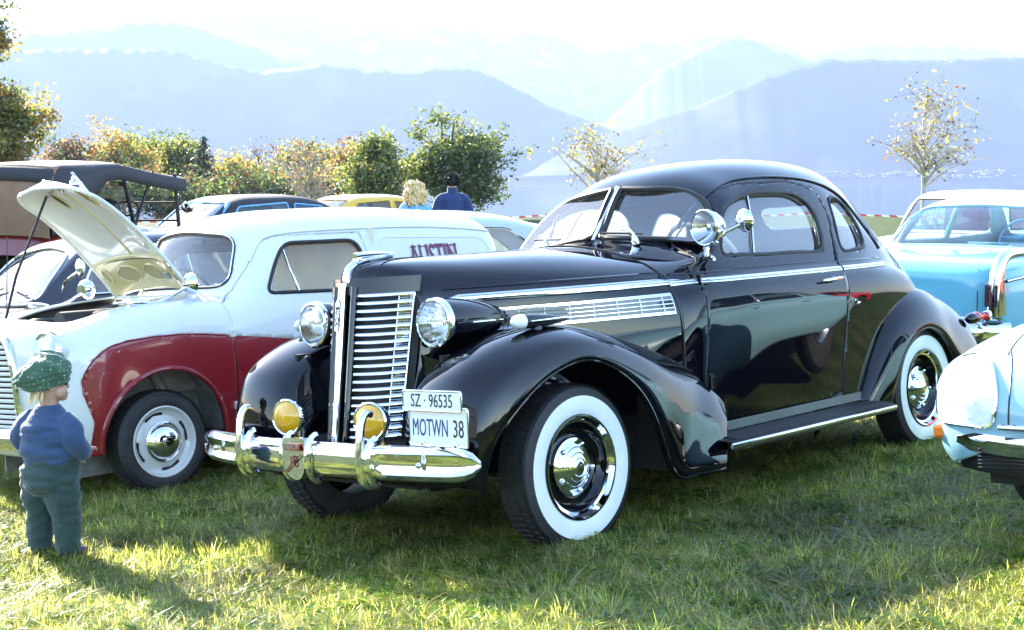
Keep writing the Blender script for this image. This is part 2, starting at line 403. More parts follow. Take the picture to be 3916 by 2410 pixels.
WATER = P('lake_water', (.02, .05, .08), .08, spec=.5, bump=.15, bscale=.4)
tag(mesh('lake', [(-900, 170, -9.1), (1500, 170, -9.1), (3400, 3100, -9.1), (-2600, 3100, -9.1)], [(0, 1, 2, 3)], WATER, smooth=False), kind='structure')

S_T = 3916 / 2457 / 5263.0
def ridge(name, pts, D, drop, mat, n=260, rows=26, rough=.03, base=-9.8, front=.14, seed=0):
    """mountain range: skyline given as bearings and heights, its slopes falling towards the lake"""
    p = np.array(pts, float); tx = np.linspace(p[0, 0], p[-1, 0], n); ty = np.interp(tx, p[:, 0], p[:, 1])
    X = (tx - 1228.5) * S_T * D; Z = HCAM + (437 - ty) * S_T * D * 1.0
    V = []; F = []
    for i in range(n):
        jag = noise.fractal(Vector((tx[i] * .02, seed, 0)), 1.0, 2.2, 6) * rough * D * (.20 if D > 6000 else .13)
        zt = Z[i] + jag
        for j in range(rows):
            s = j / (rows - 1); d = s * front * D
            prof = (1 - s) ** 1.25
            nz = noise.fractal(Vector((X[i] * .0022, d * .0022, seed + 5)), .9, 2.1, 6)
            z = base + (zt - base) * prof * (1 + .12 * nz * s * (1.2 - s)) + nz * rough * D * .03 * min(1, s * 5) * (1 - s)
            V.append((X[i] * (1 - s * front * .55), D - d, z))
    k = len(V)
    for i in range(n): V.append((X[i] * 1.02, D + drop, base))
    for i in range(n - 1):
        for j in range(rows - 1):
            a = i * rows + j; F.append((a, a + 1, a + rows + 1, a + rows))
        F.append((i * rows, (i + 1) * rows, k + i + 1, k + i))
    return tag(mesh(name, V, F, mat), kind='structure')
ROCK = noisemat('alpine_rock', [(.35, (.05, .055, .06)), (.5, (.09, .09, .09)), (.60, (.2, .21, .22)), (.7, (.4, .42, .45))], .012, detail=9)
WOOD = noisemat('wooded_slope', [(.35, (.014, .022, .016)), (.5, (.022, .032, .018)), (.58, (.04, .055, .028)), (.66, (.06, .066, .04))], .0065, detail=9)
WOOD2 = noisemat('mixed_slope', [(.35, (.02, .03, .022)), (.5, (.04, .048, .036)), (.62, (.07, .075, .06))], .006, detail=9)
ridge('alps', [(-700, 120), (-250, 95), (-60, 80), (21, 64), (54, 56), (97, 64), (145, 62), (214, 70), (268, 59), (332, 52), (375, 51), (440, 35), (536, 43), (590, 24), (643, 32), (697, 35), (751, 46), (804, 64),
    (912, 72), (933, 67), (965, 86), (1040, 67), (1126, 75), (1180, 97), (1233, 77), (1331, 95), (1403, 126), (1449, 121), (1480, 129), (1527, 106), (1640, 111), (1681, 93), (1753, 85), (1789, 103), (1835, 111),
    (1851, 107), (1928, 139), (1964, 134), (2005, 121), (2067, 118), (2144, 124), (2237, 108), (2288, 129), (2324, 119), (2376, 134), (2457, 142), (2600, 120), (3000, 150), (3400, 170)], 6300, 300, ROCK, n=420, rough=.022, seed=1)
ridge('mountain', [(-600, 150), (-200, 120), (0, 97), (107, 80), (214, 75), (320, 58), (430, 58), (480, 72), (600, 110), (700, 148), (800, 176), (950, 220), (1120, 300), (1250, 440)], 4700, 300, WOOD2, rough=.02, seed=2)
ridge('mountain', [(1280, 440), (1400, 330), (1470, 285), (1526, 231), (1578, 175), (1629, 147), (1681, 123), (1722, 105), (1784, 103), (1835, 121), (1861, 141), (1912, 147), (1964, 154), (2120, 170), (2300, 230), (2457, 300), (2700, 430)], 4900, 300, WOOD2, rough=.02, seed=3)
ridge('hill', [(-700, 230), (-300, 200), (0, 118), (150, 118), (400, 120), (500, 140), (560, 160), (633, 172), (697, 166), (777, 156), (912, 172), (992, 174), (1046, 166), (1115, 166), (1180, 182), (1233, 214), (1317, 257), (1400, 290), (1520, 330), (1700, 400), (1800, 440)], 3900, 250, WOOD, rough=.018, seed=4)
ridge('hill', [(1200, 440), (1330, 370), (1480, 320), (1600, 282), (1700, 248), (1758, 221), (1835, 190), (1912, 165), (1990, 154), (2170, 155), (2324, 154), (2457, 150), (2700, 140), (3100, 190), (3500, 260)], 3500, 250, WOOD, rough=.014, seed=5, front=.13)
ridge('hill', [(1000, 440), (1250, 424), (1500, 414), (1700, 420), (1900, 412), (2100, 420), (2300, 410), (2457, 414), (2800, 400), (3300, 420)], 3050, 60, WOOD, rough=.003, seed=6, front=.02, n=120, rows=10)

ridge('hill', [(1050, 440), (1200, 372), (1330, 352), (1450, 372), (1560, 392), (1700, 440)], 4250, 200, WOOD, rough=.012, seed=8, n=120)
# pale villages on the far shore: many small houses nobody could count
vb = MB()
for i in range(340):
    cl = RNG.choice([(1700, 398, 90, 12), (2330, 405, 130, 14), (2380, 422, 120, 8), (1560, 404, 60, 8), (1960, 424, 200, 6)])
    tx = RNG.gauss(cl[0], cl[2]); ty = min(432, RNG.gauss(cl[1], cl[3])); D = 3000 - RNG.uniform(0, 30) if ty > 414 else 3290 - (ty - 380) * 4
    s = RNG.uniform(2.0, 5.5); X = (tx - 1228.5) * S_T * D; Z = HCAM + (437 - ty) * S_T * D
    vb.box((X, D - 20, Z), (s * RNG.uniform(1, 2.6), s, s * .6), m=0)
tag(vb.build('distant_village', P('village_walls', (.26, .255, .25), .8), smooth=False), 'scattered pale houses of towns along the far shore of the lake', 'town', kind='stuff')

# ------------------------------------------------------------------ haze
hz = MB(); hz.box((0, 3100, 425), (11000, 7800, 870))
HZ = bpy.data.materials.new('haze_air'); HZ.use_nodes = True; t = HZ.node_tree; t.nodes.clear()
pv = t.nodes.new('ShaderNodeVolumePrincipled'); ho = t.nodes.new('ShaderNodeOutputMaterial'); t.links.new(pv.outputs[0], ho.inputs['Volume'])
pv.inputs['Color'].default_value = (.325, .42, .67, 1); pv.inputs['Density'].default_value = 1.7e-4; pv.inputs['Anisotropy'].default_value = .12
tag(hz.build('haze', HZ, smooth=False), kind='stuff')
# ------------------------------------------------------------------ the black coupe
def wheel(parent, x, y, r, w, side, spec, z=None, name='wheel', steer=0.0):
    """side +1: outer face towards +y. spec: list of (material, profile [(radius, outward)])"""
    z = r if z is None else z
    root = bpy.data.objects.new(name, None); COL.objects.link(root); root.parent = parent
    root.matrix_local = Matrix.Translation((x, y, z)) @ Matrix.Rotation(steer, 4, 'Z') @ Matrix.Rotation(-side * pi / 2, 4, 'X')
    for nm, mat, prof in spec:
        MB().lathe(prof, None, 56).build(nm, mat, root, angle=30)
    return root
def treads(root, r, w, mat, n=64):
    """shallow blocks left standing between the grooves"""
    for s in (-1, 0, 1):
        mb = MB()
        V = []; F = []
        for k in range(n):
            for f, d in ((.0, 0), (.06, .0045), (.80, .0045), (.86, 0)):
                a = 2 * pi * (k + f + .3 * abs(s)) / n; rr = r - .0035 * abs(s) + d
                V += [(rr * cos(a), rr * sin(a), s * w * .27 - w * .105), (rr * cos(a), rr * sin(a), s * w * .27 + w * .105)]
        q = len(V)
        for i in range(0, q, 2): F.append((i, (i + 2) % q, (i + 3) % q, i + 1))
        mesh('tread', V, F, mat, root, False)

CP = empty('vintage_coupe', row_mat(0, 0), 'gleaming black vintage coupe with whitewall tyres and chrome grille, centre of the meadow', 'car')
def mir(net): return net
# --- body net: columns run from roof centre down to sill
bnet = [
 [(-.80,0,1.325),(-.80,.25,1.303),(-.82,.45,1.25),(-.84,.57,1.20),(-.86,.66,1.145),(-.865,.698,1.10),(-.87,.735,1.03),(-.87,.757,.75),(-.87,.745,.36)],
 [(-1.15,0,1.352),(-1.17,.27,1.340),(-1.24,.53,1.293),(-1.19,.66,1.245),(-1.13,.705,1.19),(-1.08,.735,1.13),(-1.04,.785,1.07),(-1.03,.797,.75),(-1.01,.79,.36)],
 [(-1.265,0,1.50),(-1.295,.27,1.487),(-1.365,.53,1.430),(-1.34,.65,1.365),(-1.28,.70,1.26),(-1.23,.745,1.15),(-1.20,.80,1.075),(-1.18,.808,.75),(-1.15,.785,.36)],
 [(-1.385,0,1.635),(-1.42,.27,1.622),(-1.49,.50,1.562),(-1.50,.618,1.47),(-1.45,.685,1.31),(-1.40,.748,1.16),(-1.36,.812,1.08),(-1.34,.817,.75),(-1.3,.792,.36)],
 [(-1.60,0,1.722),(-1.63,.28,1.702),(-1.69,.475,1.632),(-1.69,.598,1.525),(-1.66,.678,1.34),(-1.63,.750,1.165),(-1.60,.82,1.08),(-1.6,.824,.75),(-1.6,.797,.36)],
 [(-2.0,0,1.77),(-2.0,.29,1.747),(-2.0,.49,1.67),(-2.0,.608,1.55),(-2.0,.683,1.355),(-2.0,.752,1.165),(-2.0,.823,1.08),(-2.0,.828,.75),(-2.0,.800,.36)],
 [(-2.45,0,1.772),(-2.44,.29,1.748),(-2.42,.485,1.67),(-2.40,.602,1.55),(-2.38,.678,1.355),(-2.37,.748,1.16),(-2.35,.82,1.075),(-2.35,.826,.75),(-2.35,.798,.36)],
 [(-2.90,0,1.715),(-2.88,.28,1.690),(-2.80,.465,1.60),(-2.73,.575,1.48),(-2.68,.655,1.32),(-2.66,.735,1.15),(-2.65,.81,1.07),(-2.65,.816,.75),(-2.65,.79,.36)],
 [(-3.27,0,1.565),(-3.22,.27,1.540),(-3.10,.44,1.455),(-3.00,.545,1.36),(-2.93,.635,1.25),(-2.90,.71,1.13),(-2.90,.785,1.055),(-2.95,.79,.75),(-2.95,.77,.36)],
 [(-3.50,0,1.36),(-3.46,.28,1.330),(-3.35,.45,1.255),(-3.26,.55,1.18),(-3.20,.63,1.11),(-3.17,.69,1.055),(-3.17,.745,1.0),(-3.22,.75,.72),(-3.22,.74,.36)],
 [(-3.74,0,1.155),(-3.71,.28,1.125),(-3.63,.45,1.055),(-3.56,.54,.99),(-3.50,.60,.935),(-3.47,.64,.88),(-3.48,.67,.82),(-3.52,.68,.62),(-3.52,.68,.36)],
 [(-3.97,0,.93),(-3.94,.27,.90),(-3.87,.43,.84),(-3.81,.50,.79),(-3.77,.54,.745),(-3.76,.565,.70),(-3.78,.58,.66),(-3.8,.59,.52),(-3.8,.6,.38)],
 [(-4.10,0,.66),(-4.08,.25,.64),(-4.03,.38,.61),(-3.99,.43,.58),(-3.97,.46,.55),(-3.96,.48,.52),(-3.97,.49,.49),(-3.98,.49,.43),(-3.98,.49,.38)],
]
BS = Shell(bnet, 190, 190)
# openings
WS_NEAR = roundpoly([(.028, 1.362), (.028, 1.618), (.42, 1.583), (.60, 1.47), (.655, 1.29), (.53, 1.318)], [.015, .02, .12, .10, .06, .1])
WS_FAR = WS_NEAR * [-1, 1]
wlim = lambda c: (c[:, 0] > -1.62) & (c[:, 0] < -1.05)
BS.cut('ws_near', 'x', WS_NEAR, 1, .12, lim=wlim); BS.cut('ws_far', 'x', WS_FAR, 1, .12, lim=wlim)
DWIN = loopcurve([(-1.31, 1.245), (-1.36, 1.35), (-1.47, 1.46), (-1.70, 1.542), (-1.95, 1.553), (-2.14, 1.532), (-2.25, 1.45), (-2.265, 1.33), (-2.225, 1.232), (-2.0, 1.218), (-1.7, 1.22), (-1.42, 1.228)], 100)
QWIN = loopcurve([(-2.50, 1.495), (-2.60, 1.512), (-2.72, 1.465), (-2.785, 1.36), (-2.76, 1.24), (-2.6, 1.21), (-2.45, 1.22), (-2.465, 1.36)], 70)
DOOR = np.array([(-1.035, 1.172), (-1.13, 1.21), (-1.24, 1.33), (-1.36, 1.465), (-1.52, 1.568), (-1.72, 1.603), (-2.15, 1.608), (-2.36, 1.565), (-2.41, 1.42), (-2.37, 1.24), (-2.29, 1.1), (-2.255, .8), (-2.22, .44), (-2.1, .405), (-1.02, .405), (-.99, .6), (-1.02, .9)])
DOOR = np.array(densify(DOOR, .02))
RWIN = roundpoly([(-.36, 1.36), (-.33, 1.515), (.33, 1.515), (.36, 1.36)], .06)
for s, nm in ((1, 'n'), (-1, 'f')):
    BS.cut('dwin' + nm, 'y', DWIN, s, .1); BS.cut('qwin' + nm, 'y', QWIN, s, .1); BS.cut('door' + nm, 'y', DOOR, s, .1)
    # wheel arches in the body sides
    a = [(-3.1 + .43 * cos(t), .36 + .43 * sin(t)) for t in np.linspace(0, 2 * pi, 50)]
    BS.cut('hole' + nm, 'y', np.array(a), s, .1); BS.drop('hole' + nm)
BS.cut('rwin', 'x', RWIN, -1, .1, lim=lambda c: (c[:, 0] < -3.0) & (c[:, 2] > 1.2))
BS.emit('body', '', BLACK, CP, solid=.02, inner=LINING)
for s, nm in ((1, 'n'), (-1, 'f')):
    d = BS.emit('door', 'door' + nm, BLACK, CP, off=.0015, solid=.022, inner=LINING)
    BS.emit('window', 'dwin' + nm, GLASSC, d, off=-.022); BS.emit('quarter_window', 'qwin' + nm, GLASSC, CP, off=-.022)
    mb = MB()
    for w, rr in ((DWIN, .011), (QWIN, .011)):
        L = BS.loop('y', w, s, -.004); mb.tube(L, rr, 8, True)
    mb.build('window_seal', DARK, CP)
    mb = MB()
    for w in (DWIN, QWIN): mb.tube(BS.loop('y', np.array(w), s, -.013), .0055, 6, True)
    # quarter-light bar
    bar = BS.at('y', [(-1.735, 1.538), (-1.665, 1.39), (-1.585, 1.226)], s, .1, -.014); mb.tube(bar, .008, 6)
    bar = BS.at('y', [(-1.34, 1.243), (-1.45, 1.230), (-1.585, 1.226)], s, .1, -.012); mb.tube(bar, .008, 6)
    mb.build('window_frame', CHROME, d)
    B = BS.V[BS.bnd['door' + nm]]; B = B[np.argsort(np.arctan2(B[:, 2] - 1.0, B[:, 0] + 1.62))]; nB = len(B)
    B = np.array([B[[(i + q) % nB for q in range(-4, 5)]].mean(0) for i in range(0, nB, 2)]); B[:, 1] -= .001 * s
    MB().tube(B, .0045, 6, True).build('door_gap', DARK, CP)
    # drip rail over the side windows
    rail = curve([(-1.30, 1.38), (-1.40, 1.50), (-1.57, 1.585), (-1.76, 1.625), (-2.15, 1.632), (-2.46, 1.60), (-2.70, 1.53), (-2.86, 1.42), (-2.96, 1.29), (-2.985, 1.2)], 44)
    MB().tube(BS.at('y', rail, s, .1, .003), .008, 8).build('drip_rail', BLACK, CP)
    # chrome belt strip with a rounded end
    for (x0, x1) in ((-.87, -1.03), (-1.04, -2.285), (-2.305, -2.86)):
        n = 30; xx = np.linspace(x0, x1, n); pts = BS.at('y', [(x, 1.112) for x in xx], s, .1)
        sweep(pts, HALFROUND(.021, .012), BS.lastn, 'belt_strip', CHROME, d if x0 == -1.04 else CP)
    mb = MB()
    for dz in (-.007, .007):
        xx = np.linspace(-.87, -2.85, 60); mb.tube(BS.at('y', [(x, 1.112 + dz) for x in xx], s, .1, .0115), .0016, 4)
    mb.build('belt_groove', DARK, CP)
    # belt crease above the strip
    xx = np.linspace(-.9, -2.9, 60); MB().tube(BS.at('y', [(x, 1.152 - .01 * max(0, (-x - 2.2))) for x in xx], s, .1, -.006), .011, 8).build('belt_moulding', BLACK, CP)
    # handle and hinges
    h = MB(); hp = BS.at('y', [(-2.13, 1.062)], s, .1)[0]; q = s
    h.tube([(hp[0] - .02, hp[1] - .01 * q, hp[2]), (hp[0] - .02, hp[1] + .035 * q, hp[2])], .011, 8)
    h.tube([(hp[0] - .05, hp[1] + .036 * q, hp[2] + .002), (hp[0], hp[1] + .04 * q, hp[2] + .002), (hp[0] + .09, hp[1] + .036 * q, hp[2] - .002), (hp[0] + .14, hp[1] + .030 * q, hp[2] - .004)], [.008, .011, .010, .005], 10)
    h.build('handle', CHROME, d)
    for zc in (1.11, .62):
        hp = BS.at('y', [(-1.03, zc)], s, .1)[0]; MB().tube([(hp[0], hp[1] + .008 * s, zc - .035), (hp[0], hp[1] + .008 * s, zc + .035)], .012, 10).build('hinge', BLACK, CP)
# windscreen panes, flat V
def wsp(y, z):   # raked plane of the pane
    return -1.15 - .16 * abs(y) - (z - 1.352) * .82
for s, poly in ((1, WS_NEAR), (-1, WS_FAR)):
    p = densify(poly, .03); c = p.mean(0)
    V = [(wsp(*q) - .012, q[0], q[1]) for q in p] + [(wsp(*c) - .012, c[0], c[1])]; k = len(p)
    mesh('windscreen', V, [(i, (i + 1) % k, k) for i in range(k)], glassmat('screen_glass', (.90, .93, .95), 1.5, .05, dust_sheen=.025), CP, False)  # faint pale film in the glass imitates sky glare on the panes
    L = np.array([(wsp(*q) + .002, q[0], q[1]) for q in p])
    Ls = BS.loop('x', poly, 1, 0, .03); L2 = L * .35 + Ls * .65
    MB().tube(L2, .016, 8, True).build('windscreen_seal', DARK, CP)
    MB().tube(L2 + np.array([.008, 0, .004]), .006, 6, True).build('windscreen_frame', BLACK, CP)
MB().tube([(-1.142, 0, 1.345), (-1.26, 0, 1.49), (-1.372, 0, 1.628)], .013, 8).build('windscreen_pillar', CHROME, CP)
# wipers
for y0, y1 in ((.31, .04), (-.31, -.52)):
    m = MB(); b = Vector((wsp(y0, 1.33) + .07, y0, 1.325)); m.lathe([(.022, -.01), (.020, .012), (.011, .035), (.0, .045)], zdir((.3, 0, 1), b), 14)
    m.tube([b + Vector((0, 0, .03)), b + Vector((-.035, (y1 - y0) * .25, .07)), b + Vector((-.05, (y1 - y0) * .5, .066))], [.008, .006, .004], 8); w_ = m.build('wiper', CHROME, CP)
    MB().tube([(wsp(y0 + .0, 1.365) + .012, y0 * .92, 1.375 - .03 * abs(y0)), (wsp(y1, 1.38) + .012, y1, 1.385 - .02 * abs(y1))], .0055, 6).build('wiper_blade', DARK, w_)
# --- hood
hnet = [
 [(.545,0,1.215),(.525,.07,1.21),(.475,.14,1.202),(.42,.215,1.18),(.385,.272,1.13),(.385,.285,1.02),(.415,.275,.82),(.49,.25,.60)],
 [(.525,0,1.272),(.50,.08,1.266),(.44,.16,1.25),(.38,.24,1.212),(.345,.30,1.14),(.345,.312,1.02),(.37,.305,.82),(.44,.29,.58)],
 [(.42,0,1.306),(.40,.10,1.299),(.34,.19,1.277),(.28,.28,1.228),(.25,.345,1.145),(.25,.358,1.02),(.26,.355,.82),(.30,.35,.56)],
 [(.08,0,1.315),(.07,.14,1.307),(.05,.26,1.282),(.03,.365,1.232),(.02,.435,1.15),(.02,.448,1.02),(.02,.448,.82),(.03,.445,.54)],
 [(-.35,0,1.321),(-.35,.19,1.312),(-.35,.35,1.282),(-.35,.475,1.225),(-.35,.556,1.148),(-.35,.575,1.02),(-.35,.580,.82),(-.35,.58,.52)],
 [(-.82,0,1.327),(-.82,.25,1.306),(-.84,.455,1.252),(-.86,.585,1.197),(-.875,.672,1.125),(-.88,.738,1.02),(-.88,.755,.82),(-.88,.752,.50)],
]
HS = Shell(hnet, 120, 130); HS.emit('hood', '', BLACK, CP, solid=.006)
for s in (1, -1):
    xx = np.linspace(.22, -.875, 60)
    zz = lambda x: 1.122 - .008 * (x < 9)
    pts = HS.at('y', [(x, 1.118) for x in xx], s, .1); nn = HS.lastn.copy()
    pr = np.array(HALFROUND(.021, .012)); n = len(xx)
    sweep(pts, HALFROUND(.021, .012), nn, 'belt_strip', CHROME, CP)
    tip = HS.at('y', [(x, 1.118) for x in np.linspace(.275, .22, 8)], s, .1); tn = HS.lastn.copy()
    m = MB().tube(tip, list(np.linspace(.002, .021, 8)), 10, ref=tn, flat=.5); m.build('belt_strip_tip', CHROME, CP)
    mb = MB()
    for dz in (-.007, .007): mb.tube(HS.at('y', [(x, 1.118 + dz) for x in xx], s, .1, .0115), .0016, 4)
    mb.build('belt_groove', DARK, CP)
    xx = np.linspace(.28, -.87, 60); MB().tube(HS.at('y', [(x, 1.165) for x in xx], s, .06, -.006), .010, 8).build('hood_moulding', BLACK, CP)
    # louvre panel on the hood side
    m = MB(); za = lambda x: 1.068 - .010 * (.25 - x); zb = lambda x: .985 + .0 * x - .012 * (.25 - x)
    x0, x1 = .10, -.845
    for zf in (lambda x: 1.062 - .0 * x, lambda x: .968):
        pts = HS.at('y', [(x, zf(x)) for x in np.linspace(x0 + .12 * (zf(0) > 1), x1, 40)], s, .1); sweep(pts, HALFROUND(.006, .010), HS.lastn, mb=m)
    pts = HS.at('y', [(x1, z) for z in np.linspace(1.062, .968, 5)], s, .1); sweep(pts, HALFROUND(.004, .009), HS.lastn, mb=m)
    m.build('vent_frame', CHROME, CP)
    Vn = []; cols = 70
    lo = HS.at('y', [(x, .968) for x in np.linspace(x0, x1, cols)], s, .1, .003); hi = HS.at('y', [(x, 1.062) for x in np.linspace(x0 + .12, x1, cols)], s, .1, .003)
    V = np.concatenate([lo, hi]); mesh('vent_panel', V, [(i, i + 1, cols + i + 1, cols + i) for i in range(cols - 1)], P('vent_aluminium', (.20, .20, .20), .4, .5, bump=.1, bscale=60, var=.1), CP)
    for k in range(5):
        z = .968 + .094 * (k + .5) / 5
        pts = HS.at('y', [(x, z) for x in np.linspace(x0 + .02 + .10 * (k / 5), x1, 44)], s, .1, .004)
        sweep(pts, HALFROUND(.0045, .007), HS.lastn, 'vent_bar', CHROME, CP)
    for k in range(7):
        xk = x0 - .14 - k * .125; m2 = MB(); m2.tube(HS.at('y', [(xk, z) for z in np.linspace(.970, 1.06, 5)], s, .1, .003), .0035, 6); m2.build('vent_rib', STEEL, CP)
    ps = HS.at('y', [(.055, 1.005)], s, .1, .012)[0]
    ps = HS.at('y', [(-.02, 1.01)], s, .1, .012)[0]
    text('Special', 'lettering', .062, DARK, CP, frame(ps, (-s, 0, 0), (0, s, 0)), .002, .95, shear=.35)
MB().tube(HS.at('x', [(y, 0) for y in ()], 1) if False else curve([(-.815, -.25, 1.310), (-.81, 0, 1.331), (-.815, .25, 1.310)], 9), .004, 6).build('hood_gap', DARK, CP)
for s in (1, -1):
    MB().tube(curve([(-.815, 0, 1.329), (-.82, .25 * s, 1.308), (-.842, .455 * s, 1.253), (-.862, .585 * s, 1.199), (-.877, .673 * s, 1.125), (-.882, .74 * s, 1.02), (-.882, .757 * s, .82), (-.882, .754 * s, .5)], 40), .0045, 6).build('hood_gap', DARK, CP)
    sm = curve([(.535, .09 * s, 1.245), (.50, .19 * s, 1.262), (.36, .335 * s, 1.236), (.33, .35 * s, 1.232)], 14)
    MB().tube(HS.at('z', curve([(.12, .035 * s), (.28, .065 * s), (.38, .09 * s), (.45, .115 * s), (.48, .128 * s)], 24), 1, .1, .001), .003, 6).build('hood_seam', DARK, CP)
# hood ornament and centre spear
m = MB(); sp = curve([(.545, 0, 1.20), (.548, 0, 1.23), (.535, 0, 1.272), (.49, 0, 1.305), (.40, 0, 1.322), (.28, 0, 1.327)], 26)
m.tube(sp, list(np.linspace(.022, .012, 26)), 10); m.build('hood_spear', CHROME, CP)
m = MB(); V = []
orn = [(.50, 1.300, .020, .028), (.505, 1.335, .026, .012), (.48, 1.338, .030, .013), (.42, 1.340, .027, .012), (.35, 1.340, .018, .010), (.27, 1.336, .005, .006)]
for x, z, w, h in orn[1:]:
    V += [(x, w * cos(t), z + h * sin(t)) for t in np.linspace(0, 2 * pi, 12, endpoint=False)]
F = [(r * 12 + k, r * 12 + (k + 1) % 12, r * 12 + 12 + (k + 1) % 12, r * 12 + 12 + k) for r in range(4) for k in range(12)] + [tuple(range(12))[::-1], tuple(48 + k for k in range(12))]
m.add(V, F); m.tube([(.49, 0, 1.30), (.48, 0, 1.332)], [.016, .020], 10); m.tube([(.42, 0, 1.31), (.30, 0, 1.325)], [.012, .012], 8); m.build('hood_ornament', CHROME, CP)
# --- grille
xc = lambda z: .552 + (1.26 - z) * .152          # centre line
xo = lambda z: xc(z) - .168     # outer edge
yo = lambda z: .235 + .042 * (z - .6) / .55
def gpt(z, t, out=0.0):
    """point of the grille face; t = 0 centre, 1 outer edge"""
    y = .03 + (yo(z) - .03) * t; x = xc(z) + (xo(z) - xc(z)) * (t ** 1.05) + .026 * sin(pi * t)
    return (x + out, y, z)
zs = np.linspace(.50, 1.20, 22)
for s in (1, -1):
    V = []; nn_ = 12
    for z in zs:
        for t in np.linspace(0, 1.04, nn_): x, y, q = gpt(z, t, -.028); V.append((x, y * s, q))
    F = [(i * nn_ + j, i * nn_ + j + 1, (i + 1) * nn_ + j + 1, (i + 1) * nn_ + j) for i in range(21) for j in range(nn_ - 1)]
    mesh('grille_backing', V, F, P('grille_dark', (.004, .004, .005), .6), CP)
zz = np.linspace(1.158, .545, 19)
for s in (1, -1):
    cb = MB()
    for i, z in enumerate(zz):
        m = MB(); p = [np.array(gpt(z, t, .002)) * [1, s, 1] for t in np.linspace(.19, 1.0, 14)]
        m.tube(p, .0078, 8, ref=(1, 0, .25), flat=.75); m.build('grille_bar', CHROME, CP)
        if i < 18:
            for k in range(1, 4):
                q = z + (zz[i + 1] - z) * k / 4
                cb.tube([np.array(gpt(q, t, .0)) * [1, s, 1] for t in (.80, .88, .97)], .0034, 5)
    for t in (.80, .985): cb.tube([np.array(gpt(z, t, -.002)) * [1, s, 1] for z in np.linspace(1.16, .54, 20)], .0035 if t < .9 else .005, 6)
    cb.build('grille_comb', CHROME, CP)
    m = MB(); m.tube([np.array(gpt(z, .12, .004)) * [1, s, 1] for z in np.linspace(1.20, .52, 20)], .017, 10); m.build('grille_frame', BLACK, CP)
    m = MB(); V = []
    for z in np.linspace(1.235, 1.165, 5):
        for t in np.linspace(0, 1.06, 12): x, y, q = gpt(z, t, 0.004); V.append((x, y * s, q))
    F = [(i * 12 + j, i * 12 + j + 1, i * 12 + 13 + j, i * 12 + 12 + j) for i in range(4) for j in range(11)]
    mesh('grille_header', V, F, BLACK, CP)
m = MB(); p = [(xc(z) + .012, 0, z) for z in np.linspace(1.215, .49, 24)]
m.tube(p, list(np.linspace(.021, .018, 24)), 10, ref=(1, 0, 0), flat=1.1); m.build('grille_centre_strip', CHROME, CP)
bp_ = [(-.012, -.07), (.012, -.07), (.016, .05), (.0, .075), (-.016, .05)]
m = MB(); m.prism(bp_, .0, .006, lambda u, v, d: (xc(1.08 + v) + .034 + d, u, 1.08 + v)); m.build('grille_badge', STEEL, CP, smooth=False)
text('BUICK', 'lettering', .03, DARK, CP, frame((xc(1.08) + .042, 0, 1.075), (0, 0, -1), (1, 0, .15)), .001)
# catwalk: panels between grille, fenders and radiator, splash pan
m = MB()
for s in (1, -1):
    V = []; n = 10
    for z in np.linspace(.44, .9, n):
        for t in np.linspace(0, 1, 6): V.append((.40 - .03 * t + max(0, .75 - z) * .24, s * (.24 + .44 * t), z - .12 * t * (z > .6)))
    F = [(i * 6 + j, i * 6 + j + 1, i * 6 + 7 + j, i * 6 + 6 + j) for i in range(n - 1) for j in range(5)]; mesh('catwalk', V, F, BLACK, CP)
m = MB(); V = [(x, y, z) for x, z in ((.62, .50), (.70, .47), (.72, .42), (.66, .36)) for y in np.linspace(-.62, .62, 9)]
m.add(V, [(i * 9 + j, i * 9 + j + 1, i * 9 + 10 + j, i * 9 + 9 + j) for i in range(3) for j in range(8)]); m.build('splash_pan', BLACK, CP)
# --- front fenders
rows = [((.60,.36),(.555,.33),.80,.67),((.655,.50),(.565,.42),.825,.68),((.665,.61),(.55,.52),.85,.69),((.64,.735),(.49,.605),.872,.70),((.585,.825),(.41,.675),.888,.71),((.44,.912),(.30,.752),.90,.715),((.26,.965),(.15,.808),.905,.72),((.05,.983),(.0,.825),.905,.72),
 ((-.19,.950),(-.14,.788),.905,.72),((-.42,.888),(-.27,.715),.905,.72),((-.60,.830),(-.375,.62),.905,.72),((-.75,.775),(-.45,.50),.905,.725),((-.88,.722),(-.505,.36),.905,.73),((-.975,.68),(-.58,.225),.91,.735),((-1.055,.635),(-.72,.215),.915,.74),((-1.12,.585),(-.86,.21),.915,.745),((-1.155,.54),(-.945,.21),.91,.75)]
for s in (1, -1):
    net = []
    for i, ((xc_, zc_), (xl, zl), yl, yc) in enumerate(rows):
        L = np.array((xl, yl, zl)); Cc = np.array((xc_, yc, zc_)); d = Cc - L
        front = max(0., 1 - i / 5.0); rear = max(0., (i - 10) / 6.0)
        fl = 1 - .55 * rear; r = [L + [0, -.028, .0], L + d * .04 + [0, .006, 0], L + d * .30 + [0, .050 * fl, 0], L + d * .62 + [.0, .075 * fl, 0], L + d * .86 + [0, .055 * fl, 0], Cc]
        yi = .50 + .17 * rear;  r.append(np.array((xc_ - .01 * front, yi, zc_ - .028)))
        r.append(np.array((xc_ - .06 * front, yi - .09 + .05 * rear, max(zc_ - .115, min(.45, zc_ - .01))))); r.append(np.array((xc_ - .14 * front, yi - .15 + .09 * rear, max(zc_ - .28, min(.40, zc_ - .02)))))
        net.append([np.array((q[0], q[1] * s, q[2])) for q in r])
    FS = Shell(net, 130, 60, mirror=False)
    FS.emit('front_fender', '', BLACK, CP, solid=.012)
    lip = FS.g[:, 2]; MB().tube(lip, .008, 8).build('fender_bead', BLACK, CP)
